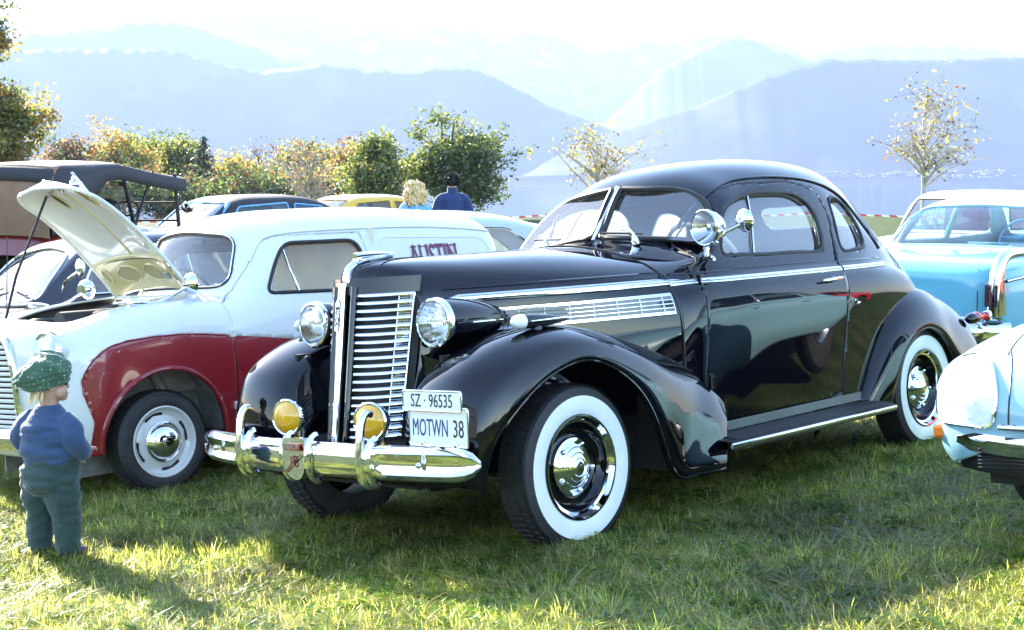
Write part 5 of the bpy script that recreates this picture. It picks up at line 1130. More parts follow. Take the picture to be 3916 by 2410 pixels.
wg = [(-.52,.66,.58,.95,1.0),(-.72,.73,.62,.97,1.22),(-.96,.75,.63,.98,1.46),(-1.3,.755,.64,.98,1.52),(-2.0,.755,.635,.98,1.52),(-2.6,.74,.61,.97,1.40),(-2.95,.66,.52,.95,1.04)]
ww = [roundpoly([(-.90, 1.03), (-1.05, 1.40), (-1.65, 1.43), (-1.68, 1.03)], .03), roundpoly([(-1.76, 1.03), (-1.74, 1.43), (-2.35, 1.40), (-2.5, 1.05)], .04)]
WC, WL_, WG_ = saloon('white_saloon', rowlike(5.05, 17.0, -.02, .02), 'white square-cut saloon with dark red interior, behind the turquoise finned car', 'car', ROOFW, ROOFW, wl, wg, ww, roundpoly([(-.60, 1.03), (-.54, 1.40), (.54, 1.40), (.60, 1.03)], .04), roundpoly([(-.5, 1.08), (-.46, 1.36), (.46, 1.36), (.5, 1.08)], .05), (0, -2.5), .66, .30, ws_col=DARK)
seats(WC, (-1.5, -2.3), .34, .75, P('red_leather', (.12, .02, .02), .5))

# open touring car with hood up
TC = empty('touring_car', up_mat(-4.66, 12.15, radians(73), .02), 'veteran open touring car with brown canvas back and red body', 'car')
BRC = P('brown_canvas', (.20, .115, .065), .85, bump=.3, bscale=150, var=.15, vscale=4); RB = paint('oxblood_paint', (.16, .018, .014), .35)
tl = [(-.05,.60,1.05,.55),(.05,.70,1.25,.48),(.5,.74,1.30,.45),(1.6,.74,1.28,.45),(2.2,.66,1.22,.48),(3.2,.46,1.14,.55),(3.3,.40,1.05,.6)]
TL = Shell(low_net(tl), 60, 60); TL.emit('body', '', RB, TC)
# hood: canvas roof over bows, brown back curtain with window
hr = [(0.02,.70,1.30,1.70),(.06,.72,1.30,1.80),(.25,.73,1.32,1.845),(.8,.74,1.6,1.865),(1.05,.745,1.68,1.875),(1.55,.74,1.68,1.81),(2.0,.73,1.67,1.765),(2.22,.73,1.66,1.755)]
V = []; c = 12
for (x, w, zb, zt) in hr:
    for t in np.linspace(-1, 1, 2 * c + 1):
        a = abs(t); y = w * np.sign(t) * min(1, a / .82) ; z = zt - .035 * min(1, a / .82) ** 2 * (1) - max(0, a - .82) / .18 * (.115 if x > .7 else (zt - zb))
        V.append((x, y, z - .03 * max(0, a - .7) * 3))
k = 2 * c + 1; F = [(i * k + j, i * k + j + 1, i * k + k + j + 1, i * k + k + j) for i in range(len(hr) - 1) for j in range(k - 1)]
o = mesh('canvas_hood', V, F, CANV, TC); md = o.modifiers.new('t', 'SOLIDIFY'); md.thickness = .012
V = []; back = [(-.02, .70, 1.22), (-.035, .71, 1.40), (-.015, .715, 1.60), (.05, .715, 1.76), (.14, .70, 1.835)]
nb = 24
for (x, w, z) in back:
    for y in np.linspace(-w, w, nb): V.append((x, y, z - .03 * (abs(y) / w) ** 3))
F = [(i * nb + j, i * nb + j + 1, i * nb + nb + j + 1, i * nb + nb + j) for i in range(4) for j in range(nb - 1)]
o = mesh('back_curtain', V, F, BRC, TC)
for s in (1, -1):
    V = [(x, s * (.722), z) for x, z in ((-.02, 1.22), (.0, 1.60), (.08, 1.79), (.3, 1.80), (.50, 1.78), (.42, 1.55), (.30, 1.24))]; mesh('side_curtain', V + [(.2, s * .735, 1.5)], [(i, (i + 1) % 7, 7) for i in range(7)], CANV, TC, False)
    m = MB(); m.tube([(1.28, s * .72, 1.25), (1.05, s * .735, 1.83)], .02, 8); m.tube([(1.28, s * .72, 1.25), (1.6, s * .735, 1.78)], .014, 8); m.build('hood_iron', DARK, TC)
    m = MB(); m.tube([(2.14, s * .69, 1.20), (2.08, s * .69, 1.76)], .02, 8); m.build('screen_post', DARK, TC)
m = MB(); m.box((-.055, .12, 1.525), (.012, .56, .16), bev=.01); m.build('rear_window', P('celluloid_window', (.72, .72, .70), .15, coat=.6), TC, smooth=False)
mesh('windscreen', [(2.12, -.68, 1.30), (2.12, .68, 1.30), (2.09, .68, 1.72), (2.09, -.68, 1.72)], [(0, 1, 2, 3)], GLASS, TC, False)
m = MB(); 
for z in (1.29, 1.47, 1.73): m.tube([(2.12 - (z - 1.3) * .07, -.69, z), (2.12 - (z - 1.3) * .07, .69, z)], .011, 8)
m.build('windscreen_frame', DARK, TC)
m = MB(); m.box((2.05, -.05, 1.66), (.03, .16, .05), bev=.01); m.build('rear_view_mirror', CHROME, TC)
m = MB(); M = zdir((.7, 0, .2), (2.16, -.78, 1.42)); m.lathe([(0, -.05), (.05, -.03), (.06, .01), (0, .02)], M, 18); m.tube([(2.13, -.69, 1.40), (2.15, -.77, 1.41)], .01, 6); m.build('side_mirror', CHROME, TC)
steer(TC, (1.70, -.28, 1.36), (-.62, 0, .78), .20); seats(TC, (.75, 1.5), .34, .95, P('black_leather', (.02, .018, .018), .5))
wheels(TC, (.35, 3.0), .68, .40, wspec(.40, .30, P('wood_spokes', (.18, .09, .04), .5)))
m = MB(); m.tube([(.1, 0, .5), (3.2, 0, .5)], .08, 8); m.build('chassis', UNDER, TC)
for s in (1, -1):
    m = MB(); m.tube(curve([(-.12, s * .72, .55), (.0, s * .72, .80), (.35, s * .72, .90), (.7, s * .72, .78), (.9, s * .72, .5), (2.2, s * .72, .48), (2.6, s * .72, .78), (3.0, s * .72, .88), (3.4, s * .72, .7)], 40), .12, 8, ref=(0, 1, 0), flat=1.0); m.build('mudguard', NAVY, TC)

# cars out of frame that show only as reflections: red coupe beyond the turquoise saloon
rl = [(.85,.5,.60,.42),(.8,.74,.68,.32),(.4,.82,.78,.24),(-.3,.83,.84,.2),(-1.2,.83,.88,.2),(-2.2,.84,.92,.22),(-2.9,.80,.88,.28),(-3.2,.70,.80,.36),(-3.3,.5,.7,.42)]
rg = [(-.35,.62,.52,.82,.86),(-.7,.70,.56,.85,1.08),(-1.05,.72,.57,.87,1.26),(-1.4,.72,.57,.88,1.31),(-1.9,.71,.55,.89,1.26),(-2.5,.66,.46,.89,1.06),(-3.0,.56,.4,.84,.9)]
rw = [roundpoly([(-.85, .93), (-1.1, 1.18), (-1.55, 1.22), (-1.58, .93)], .03), roundpoly([(-1.66, .93), (-1.64, 1.2), (-2.1, 1.1), (-2.25, .95)], .04)]
RC, _, _ = saloon('red_coupe', row_mat(-6.6, 5.0, .0), 'red fastback coupe parked beyond the turquoise streamlined saloon', 'car', paint('bright_red_paint', (.48, .012, .010), .3), paint('bright_red_paint', (.48, .012, .010), .3), rl, rg, rw, roundpoly([(-.52, .92), (-.46, 1.2), (.46, 1.2), (.52, .92)], .05), None, (0, -2.3), .66, .31, GLASSD, ws_col=DARK)
# ------------------------------------------------------------------ people
SKIN = P('skin', (.52, .30, .22), .5, var=.06, vscale=30, Subsurface_Weight=.0)
def cloth(name, col, **kw): return P(name, col, .85, bump=.25, bscale=260, var=.12, vscale=14, Sheen_Weight=.25, **kw)
def wrinkle(o, size, strength):
    tx = bpy.data.textures.new('folds', 'CLOUDS'); tx.noise_scale = size; tx.noise_depth = 2
    d = o.modifiers.new('folds', 'DISPLACE'); d.texture = tx; d.strength = strength; d.mid_level = .5; d.texture_coords = 'LOCAL'; return o
def garment(name, tubes, mat, root, vox, smooth=6, amp=.06, freq=30.0):
    """sleeves, legs and trunk as creased tubes, fused into one cloth surface"""
    m = MB(); sd = 0
    for pts, rad, flat in tubes:
        N = 48; n = 28; p = curve(pts, N); r = np.interp(np.linspace(0, 1, N), np.linspace(0, 1, len(rad)), rad); L = np.r_[0, np.cumsum(np.linalg.norm(np.diff(p, axis=0), axis=1))]
        k0 = len(m.V); m.tube(p, list(r), n, ref=(1, 0, 0) if flat != 1 else None, flat=flat); sd += 3.7
        for i in range(N):
            c = Vector(p[i])
            for j in range(n):
                th = 2 * pi * j / n; v = Vector(m.V[k0 + i * n + j])
                f = noise.noise(Vector((cos(th) * 1.1 + sd, sin(th) * 1.1, L[i] * freq + .8 * sin(th + sd)))) + .5 * noise.noise(Vector((cos(th) * 2.2, sin(th) * 2.2 + sd, L[i] * freq * 1.9)))
                m.V[k0 + i * n + j] = tuple(c + (v - c) * (1 + amp * f))
    o = m.build(name, mat, root); md = o.modifiers.new('fuse', 'REMESH'); md.mode = 'VOXEL'; md.voxel_size = vox; md.use_smooth_shade = True
    sm = o.modifiers.new('soft', 'SMOOTH'); sm.iterations = smooth; sm.factor = .5; return o
def face(root, M, r, hairm=None):
    """eyes, nose, mouth and ears set on a head of radius r, looking along local x"""
    m = MB()
    m.tube([M @ Vector((r * .86, 0, r * .18)), M @ Vector((r * 1.0, 0, -r * .10)), M @ Vector((r * .90, 0, -r * .20))], [r * .06, r * .10, r * .08], 8)
    for s in (1, -1): m.ball(M @ Vector((r * .0, s * r * .93, -r * .02)), r * .2, 8, 0, (.75, .35, 1.1), M.to_3x3())
    m.build('face', SKIN, root)
    e = MB()
    for s in (1, -1): e.ball(M @ Vector((r * .84, s * r * .34, r * .10)), r * .11, 6)
    e.build('eyes', DARK, root)
    MB().tube([M @ Vector((r * .88, -r * .24, -r * .48)), M @ Vector((r * .95, 0, -r * .50)), M @ Vector((r * .88, r * .24, -r * .48))], r * .05, 6).build('mouth', P('lips', (.42, .12, .10), .5), root)
def hand(root, p, d, L, name='hand'):
    """palm and five curled fingers, joined in one skin; d = pointing direction"""
    d = Vector(d).normalized(); side = d.cross(Vector((0, 0, 1))).normalized(); dn = d.cross(side)
    p = Vector(p); V = [p, p + d * L * .45]; E = [(0, 1)]; R = [L * .16, L * .18]
    for k, (o_, ln) in enumerate(((-.3, .40), (-.1, .5), (.1, .48), (.3, .38))):
        a = p + d * L * .5 + side * L * o_; b = a + d * L * ln * .55 + dn * L * .06; c = b + d * L * ln * .35 + dn * L * .22
        i = len(V); V += [a, b, c]; E += [(1, i), (i, i + 1), (i + 1, i + 2)]; R += [L * .075, L * .065, L * .055]
    a = p + d * L * .2 - side * L * .3; b = a + d * L * .28 - side * L * .12; i = len(V); V += [a, b]; E += [(0, i), (i, i + 1)]; R += [L * .08, L * .065]
    return skin(name, V, E, R, SKIN, root, 1)
def person(mat, label, h, top, legs, shoe, arms=None, lean=0.0, headturn=0.0, nod=0.0, wide=1.0, group=None):
    """adult standing; local x = facing"""
    r = empty('person', mat, label, 'person', group); k = h / 1.75
    q = lambda x, y, z: Vector((x * k + lean * (z * k) * .1, y * k * wide, z * k))
    V = [q(0, 0, .95), q(0, 0, 1.12), q(0, 0, 1.32), q(-.01, 0, 1.46), q(.0, 0, 1.53), q(.03, 0, 1.60), q(.025, 0, 1.68)]
    R = [.11, .10, .10, .055, .050, .085, .078]; E = [(i, i + 1) for i in range(6)]
    for s in (1, -1):
        i = len(V); V += [q(0, s * .09, .90), q(.01, s * .095, .48), q(-.02, s * .10, .08), q(.09, s * .11, .04)]; E += [(0, i), (i, i + 1), (i + 1, i + 2), (i + 2, i + 3)]; R += [.09, .062, .042, .036]
        i = len(V); V += [q(-.01, s * .155, 1.385), q(-.03, s * .235, 1.12), q(.14, s * .20, .96)]; E += [(2, i), (i, i + 1), (i + 1, i + 2)]; R += [.034, .034, .03]
        hand(r, q(.15, s * .20, .955), (1, 0, -.25), .17 * k)
    skin('body', V, E, [a * k for a in R], SKIN, r, 2)
    tb = [([q(0, 0, .84), q(0, 0, 1.05), q(-.005, 0, 1.28), q(-.01, 0, 1.42), q(-.01, 0, 1.50)], [a * k for a in (.180, .172, .190, .172, .085)], .68)]
    for s in (1, -1): tb.append(([q(-.01, s * .08, 1.43), q(-.015, s * .175, 1.385), q(-.03, s * .245, 1.12), q(.05, s * .235, 1.02), q(.13, s * .205, .97)], [a * k for a in (.058, .068, .060, .058, .050)], 1))
    garment('jacket', tb, top, r, .016 * k, 5, .07, 14.0)
    m = MB(); M = Matrix.Translation(q(-.005, 0, 1.47)); m.lathe([(.085 * k, -.03 * k), (.082 * k, .03 * k), (.078 * k, .095 * k), (.068 * k, .095 * k), (.066 * k, .0)], M, 20); m.build('collar', top, r)
    V = [q(0, 0, 1.0), q(0, 0, .90)]; R = [.145, .145]; E = [(0, 1)]
    for s in (1, -1): i = len(V); V += [q(0, s * .095, .84), q(.01, s * .10, .46), q(-.015, s * .105, .09)]; E += [(1, i), (i, i + 1), (i + 1, i + 2)]; R += [.105, .08, .068]
    wrinkle(skin('trousers', V, E, [a * k for a in R], legs, r, 2), .06, .015)
    for s in (1, -1):
        m = MB(); m.ball(q(.05, s * .11, .045), .05 * k, 8, 0, (2.6, 1.0, .9)); m.build('shoe', shoe, r)
    hm = Matrix.Translation(q(.03, 0, 1.64)) @ Matrix.Rotation(headturn, 4, 'Z') @ Matrix.Rotation(nod, 4, 'Y'); face(r, hm, .092 * k)
    return r, hm, k
def curls(root, M, r, n, mat, zlo=-1.3, name='hair', L=.09, rad=.012, face_gap=.35):
    m = MB(); g = random.Random(4)
    for i in range(n):
        a = g.uniform(0, 2 * pi); z = g.uniform(zlo, 1.0); e = sqrt(max(.12, 1 - max(z, -.5) ** 2)); 
        if cos(a) > face_gap and z < .45: continue
        p = Vector((r * e * cos(a), r * e * sin(a), r * z)); d = Vector((cos(a) * .5, sin(a) * .5, -.8 if z < .5 else .1)); pts = []
        ph = g.uniform(0, 6)
        for t in range(6):
            u = t / 5; pts.append(M @ (p + d * (L * u) + Vector((cos(ph + 5 * u), sin(ph + 5 * u), sin(ph + 6 * u))) * (rad * 1.1)))
        m.tube(pts, [rad, rad * 1.15, rad * 1.1, rad, rad * .8, rad * .3], 5)
    m.ball(M @ Vector((-r * .08, 0, r * .05)), r * 1.02, 10)
    return m.build(name, mat, root)
HB = P('blond_hair', (.62, .43, .20), .5, var=.25, vscale=30); HD = P('dark_hair', (.018, .013, .010), .45, var=.3, vscale=40)
wo, hm, k = person(up_mat(-1.46, 21.0, radians(98)), 'woman with curly blond hair and light blue jacket, seen from behind', 1.66, cloth('light_blue_cloth', (.18, .40, .72)), cloth('grey_trousers', (.05, .05, .06)), DARK, nod=.2)
curls(wo, hm, .125, 420, HB, zlo=-1.5, L=.10, rad=.016)
m = MB(); m.tube([(-.16, .10, 1.30), (-.10, .13, 1.42), (.02, .13, 1.40), (.13, .06, 1.15)], .014, 6, flat=.4); m.build('bag_strap', P('brown_leather', (.09, .04, .02), .6), wo)
ma, hm, k = person(up_mat(-.90, 21.1, radians(100)), 'man with short dark hair and navy blue jacket, seen from behind', 1.79, cloth('navy_cloth', (.008, .024, .10)), cloth('dark_trousers', (.03, .03, .04)), DARK, headturn=.15, nod=.25, wide=1.1)
m = MB(); g = random.Random(2)
for i in range(700):
    a = g.uniform(0, 2 * pi); z = g.uniform(-.62, 1.0)
    if cos(a) > .25 and z < .55: continue
    e = sqrt(max(0, 1 - z * z)); p = Vector((.098 * e * cos(a), .095 * e * sin(a), .105 * z + .015)); d = (p.normalized() + Vector((-.5, 0, -.5 if z < .6 else .3)) * .7).normalized()
    m.tube([hm @ p, hm @ (p + d * .018), hm @ (p + d * .034)], [.008, .007, .002], 4)
m.ball(hm @ Vector((-.010, 0, .010)), .098, 10, 0, (1.02, .92, 1.1)); m.build('hair', HD, ma)

# ---- the toddler
GC = -2.13, 6.25
ch = empty('person', up_mat(GC[0], GC[1], radians(66), .0), 'toddler in green dotted beanie, blue sweater and dark green trousers, standing with back turned', 'person')
V = [(0,0,.44),(0,0,.55),(0,0,.64),(0,0,.705),(.005,0,.745),(.012,0,.80),(.01,0,.865)]; R = [.075,.075,.07,.042,.044,.078,.082]; E = [(i, i + 1) for i in range(6)]
for s in (1, -1):
    i = len(V); V += [(0, s * .06, .38), (.005, s * .07, .21), (0, s * .075, .05)]; E += [(0, i), (i, i + 1), (i + 1, i + 2)]; R += [.045, .035, .03]
    i = len(V); V += [(0, s * .09, .65), (-.010, s * .138, .56), (.09, s * .118, .505)]; E += [(2, i), (i, i + 1), (i + 1, i + 2)]; R += [.03, .024, .022]
skin('body', V, E, R, SKIN, ch, 2)
for s in (1, -1): hand(ch, (.10, s * .118, .503), (1, -.35 * s, .15), .085)
SW = cloth('blue_sweater', (.024, .054, .125)); PT = cloth('bottle_green_cloth', (.018, .045, .038))
tb = [([(0,0,.46), (-.004,0,.52), (0,0,.60), (0,0,.66), (0,0,.70), (0,0,.73)], (.130, .146, .140, .130, .085, .055), .80)]
for s in (1, -1): tb.append(([(0, s * .085, .665), (-.005, s * .125, .63), (-.012, s * .158, .57), (.03, s * .155, .52), (.085, s * .118, .503)], (.046, .055, .049, .045, .038), 1))
garment('sweater', tb, SW, ch, .0062, 4, .13, 34.0)
tb = [([(0, 0, .525), (0, 0, .47), (-.010, 0, .41), (-.012, 0, .355), (-.01, 0, .32)], (.118, .132, .140, .132, .10), .82)]
for s in (1, -1): tb.append(([(-.010, s * .060, .40), (-.006, s * .068, .31), (.004, s * .076, .22), (.0, s * .082, .13), (.0, s * .084, .045)], (.085, .082, .066, .060, .056), 1))
garment('trousers', tb, PT, ch, .0062, 4, .14, 36.0)
for s, a in ((1, .15), (-1, -.5)):
    m = MB(); Rz = Matrix.Rotation(a, 3, 'Z'); m.ball(Vector((0, s * .084, .035)) + Rz @ Vector((.03, 0, 0)), .036, 8, 0, (2.1, 1.05, .95), Rz); m.box(Vector((0, s * .084, .010)) + Rz @ Vector((.03, 0, 0)), (.15, .072, .016), Rz, bev=.005); m.build('shoe', P('plum_shoe', (.035, .022, .05), .6), ch)
hm = Matrix.Translation((.012, 0, .815)) @ Matrix.Rotation(-.75, 4, 'Z'); face(ch, hm, .082)
m = MB()
for s in (1, -1): m.ball(hm @ Vector((.040, s * .034, -.026)), .034, 8)
m.ball(hm @ Vector((.054, 0, -.052)), .024, 8); m.build('cheeks', SKIN, ch)
# slouchy beanie
DOT = cloth('dotted_green_jersey', (.045, .105, .058)); t = DOT.node_tree; b = t.nodes['Principled BSDF']
tc = t.nodes.new('ShaderNodeTexCoord'); vo = t.nodes.new('ShaderNodeTexVoronoi'); vo.inputs['Scale'].default_value = 60; vo.inputs['Randomness'].default_value = .35
lt = t.nodes.new('ShaderNodeMath'); lt.operation = 'LESS_THAN'; lt.inputs[1].default_value = .17
mx = t.nodes.new('ShaderNodeMix'); mx.data_type = 'RGBA'; mx.inputs[7].default_value = (.62, .66, .60, 1)
src = b.inputs['Base Color'].links[0].from_socket
t.links.new(tc.outputs['Object'], vo.inputs['Vector']); t.links.new(vo.outputs['Distance'], lt.inputs[0]); t.links.new(lt.outputs[0], mx.inputs[0]); t.links.new(src, mx.inputs[6]); t.links.new(mx.outputs[2], b.inputs['Base Color'])
V = []; nu, nv = 30, 40
for i in range(nu):
    f = i / (nu - 1)
    for j in range(nv):
        a = 2 * pi * j / nv
        if f < .28: rr = .092 + .004 * sin(f * 40) + f * .05; z = -.030 + f * .20; cx = 0.0
        else: g = (f - .28) / .72; rr = .107 * sqrt(max(0, 1 - g ** 2.4)) + .004; z = .026 + .085 * sin(g * pi / 2); cx = -.035 * sin(g * pi * .6)
        p = Vector((cx + rr * cos(a) * (1.08 if cos(a) < 0 else .98), rr * sin(a) * .96, z))
        p.z -= .055 * max(0, -cos(a)) * max(0, f - .1) * (1.2 - f) * 2.2; p.x -= .035 * max(0, -cos(a)) * sin(min(1, f * 1.6) * pi)
        fold = noise.noise(Vector((cos(a - f * 1.5) * 2.2, sin(a - f * 1.5) * 2.2, f * 1.2))) * .012 + .006 * sin(a * 7 + f * 9) * min(1, f * 2)
        p += p.normalized() * fold; V.append(hm @ (p + Vector((-.004, 0, .025 + .02 * cos(a)))))
F = [(i * nv + j, i * nv + (j + 1) % nv, (i + 1) * nv + (j + 1) % nv, (i + 1) * nv + j) for i in range(nu - 1) for j in range(nv)]
mesh('beanie', V, F, DOT, ch)
m = MB(); g = random.Random(5)
for i in range(14):
    a = pi + g.uniform(-.5, 1.2); p = Vector((.078 * cos(a), .078 * sin(a), -.02)); m.tube([hm @ p, hm @ (p + Vector((cos(a) * .01, sin(a) * .01, -.03))), hm @ (p + Vector((cos(a) * .02, sin(a) * .02, -.05 - g.uniform(0, .02))))], [.004, .0035, .001], 4)
m.build('hair', HB, ch)
# ------------------------------------------------------------------ trees
def leafmat(name, col, tr=.5, trcol=None):
    if name in MATS: return MATS[name]
    m = bpy.data.materials.new(name); m.use_nodes = True; t = m.node_tree; t.nodes.clear()
    g = t.nodes.new('ShaderNodeNewGeometry'); mr = t.nodes.new('ShaderNodeMapRange'); mr.inputs['To Min'].default_value = .55; mr.inputs['To Max'].default_value = 1.45
    t.links.new(g.outputs['Random Per Island'], mr.inputs['Value'])
    out = []
    for c in (col, trcol or (min(1, col[0] * 1.4), min(1, col[1] * 1.4), col[2] * 1.15)):
        x = t.nodes.new('ShaderNodeMix'); x.data_type = 'RGBA'; x.blend_type = 'MULTIPLY'; x.inputs[0].default_value = 1; x.inputs[6].default_value = (*c, 1); t.links.new(mr.outputs[0], x.inputs[7]); out.append(x)
    d = t.nodes.new('ShaderNodeBsdfDiffuse'); tl = t.nodes.new('ShaderNodeBsdfTranslucent'); gl = t.nodes.new('ShaderNodeBsdfGlossy'); gl.inputs['Roughness'].default_value = .35
    t.links.new(out[0].outputs[2], d.inputs[0]); t.links.new(out[1].outputs[2], tl.inputs[0])
    m1 = t.nodes.new('ShaderNodeMixShader'); m1.inputs[0].default_value = tr; t.links.new(d.outputs[0], m1.inputs[1]); t.links.new(tl.outputs[0], m1.inputs[2])
    m2 = t.nodes.new('ShaderNodeMixShader'); m2.inputs[0].default_value = .06; t.links.new(m1.outputs[0], m2.inputs[1]); t.links.new(gl.outputs[0], m2.inputs[2])
    o = t.nodes.new('ShaderNodeOutputMaterial'); t.links.new(m2.outputs[0], o.inputs[0]); MATS[name] = m; return m
LG = leafmat('leaf_green', (.095, .125, .028)); LD = leafmat('leaf_dark_green', (.05, .08, .022)); LYL = leafmat('leaf_yellow', (.33, .26, .06))
LO = leafmat('leaf_orange', (.28, .16, .06)); LB = leafmat('leaf_brown', (.12, .06, .025)); LYG = leafmat('leaf_yellow_green', (.19, .21, .05)); LN = leafmat('needle_green', (.016, .032, .018), .2)
BARK = P('bark', (.10, .082, .065), .9, bump=.8, bscale=18, var=.35, vscale=6); BARKP = P('pale_bark', (.38, .34, .28), .9, bump=.6, bscale=25, var=.3, vscale=8)
def world_px(tx, ty, Y): return ((tx - 1228.5) * Y / 3302, HCAM + (436.5 - ty) * Y / 3302)
def tree(name, label, x, y, top, clumps, leaves, nb=26, sub=5, lpc=26, lsize=.10, spread=.35, tr=.16, bark=None, group=None, seed=1, fork=.35, twig=1.0, cat='tree', stems=1):
    """clumps: crown volumes (dx, dy, z, rx, ry, rz) relative to the foot; leaves: [(material, share)]"""
    g = random.Random(seed); z0 = float(gz(x, y)) - .05; root = empty(name, Matrix.Translation((x, y, z0)), label, cat, group)
    H = top - z0; tk = MB(); tips = []
    vol = [(c[3] * c[4] * c[5]) ** .6 for c in clumps]
    stemtops = []
    for k in range(stems):
        ox = 0 if stems == 1 else (k - (stems - 1) / 2) * .5
        p = [Vector((ox * .3, 0, 0))]
        for i in range(1, 9): p.append(Vector((ox * (.3 + .9 * i / 8) + g.gauss(0, .012) * H * i / 8, g.gauss(0, .012) * H * i / 8, H * .84 * i / 8)))
        tk.tube(p, [tr * (1.25 if i == 0 else 1 - .88 * i / 8) + .008 for i in range(9)], 10); stemtops.append(p)
    for b in range(nb):
        c = g.choices(clumps, vol)[0]
        while True:
            u = Vector((g.uniform(-1, 1), g.uniform(-1, 1), g.uniform(-1, 1)))
            if .35 < u.length < 1: break
        tip = Vector((c[0] + u.x * c[3], c[1] + u.y * c[4], c[2] - z0 + u.z * c[5]))
        st = g.choice(stemtops); hb = min(max(tip.z - Vector((tip.x, tip.y, 0)).length * g.uniform(.5, 1.1), H * fork * g.uniform(.8, 1.1)), H * .82)
        i = min(7, int(hb / (H * .84) * 8)); f = hb / (H * .84) * 8 - i; s = st[i].lerp(st[i + 1], f)
        mid = s.lerp(tip, .5) + Vector((g.gauss(0, .06), g.gauss(0, .06), g.uniform(.02, .12))) * (tip - s).length
        pts = curve([s, s.lerp(mid, .55) + Vector((0, 0, .02)), mid, tip], 8); r0 = tr * (1 - hb / H) * .55 + .010
        tk.tube(pts, list(np.linspace(r0, .006 * twig + .003, 8)), 6)
        for q in range(sub):
            a = Vector(pts[g.randint(3, 7)]); e = a + Vector((g.gauss(0, 1), g.gauss(0, 1), g.gauss(.25, .8))) * spread * g.uniform(.5, 1.1)
            md = a.lerp(e, .5) + Vector((g.gauss(0, .1), g.gauss(0, .1), .06)) * spread
            tk.tube([a, md, e], [.008 * twig + .002, .006 * twig, .003 * twig], 4, caps=False); tips += [e, md]
        tips.append(tip)
    tk.build('trunk', bark or BARK, root)
    mats = [l[0] for l in leaves]; wts = [l[1] for l in leaves]
    if lpc > 0:
        V = []; F = []; M = []
        for t_ in tips:
            mi = g.choices(range(len(mats)), wts)[0]
            for _ in range(max(1, int(lpc * g.uniform(.4, 1.5)))):
                if g.random() > lpc and lpc < 1: continue
                c = t_ + Vector((g.gauss(0, 1), g.gauss(0, 1), g.gauss(0, .8))) * spread * (.42 if lpc > 4 else .12)
                n = Vector((g.gauss(0, 1), g.gauss(0, 1), g.gauss(.5, 1))).normalized(); a = n.orthogonal().normalized(); a.rotate(Matrix.Rotation(g.uniform(0, 6.28), 3, n)); b_ = n.cross(a); s = lsize * g.uniform(.6, 1.3)
                k = len(V); V += [c - a * s * .5, c + b_ * s * .28 + n * s * .06, c + a * s * .5, c - b_ * s * .28 + n * s * .06]; F.append((k, k + 1, k + 2, k + 3))
                M.append(mi if g.random() < .8 else g.choices(range(len(mats)), wts)[0])
        mesh('crown', V, F, None, root, False, mats, M)
    return root
def crown_px(Y, x0, boxes):
    """crown volumes from picture-measured extents at distance Y"""
    out = []
    for (tx, ty, hw, hh) in boxes:
        X, Z = world_px(tx, ty, Y); out.append((X - x0, 0, Z, hw * Y / 3302, hw * Y / 3302 * .9, hh * Y / 3302))
    return out
def tpx(name, label, Y, tx, ty_top, boxes, leaves, **kw):
    x, zt = world_px(tx, ty_top, Y); return tree(name, label, x, Y, zt, crown_px(Y, x, boxes), leaves, **kw)
tpx('autumn_tree', 'large golden and green autumn tree at the left edge behind the touring car', 32, -70, -60, [(-70, 300, 170, 110), (20, 300, 75, 100), (-45, 95, 82, 62), (4, 90, 34, 44), (-120, 0, 120, 80)], [(LO, .3), (LYL, .38), (LYG, .2), (LG, .25)], nb=100, sub=7, lpc=42, lsize=.12, spread=.34, tr=.22, seed=11)
G1 = 'autumn wood at the edge of the meadow'
tpx('bare_shrub', 'russet half-bare shrub beside the golden tree at the left', 92, 178, 335, [(178, 385, 62, 45)], [(LB, .5), (LO, .3), (LD, .3)], nb=26, lpc=14, lsize=.26, spread=.8, tr=.14, seed=3, group=G1)
tpx('beech_tree', 'broad golden yellow tree above the touring car hood', 100, 300, 340, [(300, 395, 66, 55), (262, 410, 40, 35)], [(LYL, .5), (LO, .25), (LYG, .3)], nb=40, lpc=30, lsize=.30, spread=1.0, tr=.25, seed=4, group=G1)
tpx('ash_tree', 'grey-green tree between the golden tree and the spruce', 112, 378, 338, [(378, 400, 52, 60)], [(LG, .5), (LD, .3), (LYG, .3)], nb=36, lpc=30, lsize=.30, spread=1.0, tr=.25, seed=5, group=G1)
tpx('maple_tree', 'yellow-green tree just left of the spruce', 104, 447, 345, [(447, 400, 42, 58)], [(LYG, .5), (LG, .3), (LYL, .3)], nb=34, lpc=30, lsize=.30, spread=1.0, tr=.25, seed=6, group=G1)
tpx('poplar_tree', 'small yellow tree right of the dark spruce', 96, 566, 385, [(566, 430, 36, 45)], [(LYL, .6), (LYG, .3)], nb=26, lpc=22, lsize=.26, spread=.8, tr=.14, seed=7, group=G1)
tpx('bare_tree', 'thin bare tree with upright twigs right of the spruce', 98, 625, 345, [(625, 405, 30, 55)], [(LB, 1), (LYL, .5)], nb=30, lpc=2, lsize=.22, spread=.9, tr=.16, seed=8, group=G1)
tpx('lime_tree', 'wide olive green tree behind the bare orchard tree', 108, 745, 355, [(690, 420, 55, 45), (760, 410, 65, 55)], [(LG, .4), (LYG, .4), (LB, .2)], nb=46, lpc=28, lsize=.30, spread=1.0, tr=.25, seed=9, group=G1)
tpx('cherry_tree', 'orange tree behind the left side of the oak', 102, 852, 362, [(852, 415, 48, 50)], [(LO, .6), (LB, .25), (LYL, .2)], nb=32, lpc=26, lsize=.28, spread=.9, tr=.2, seed=10, group=G1)
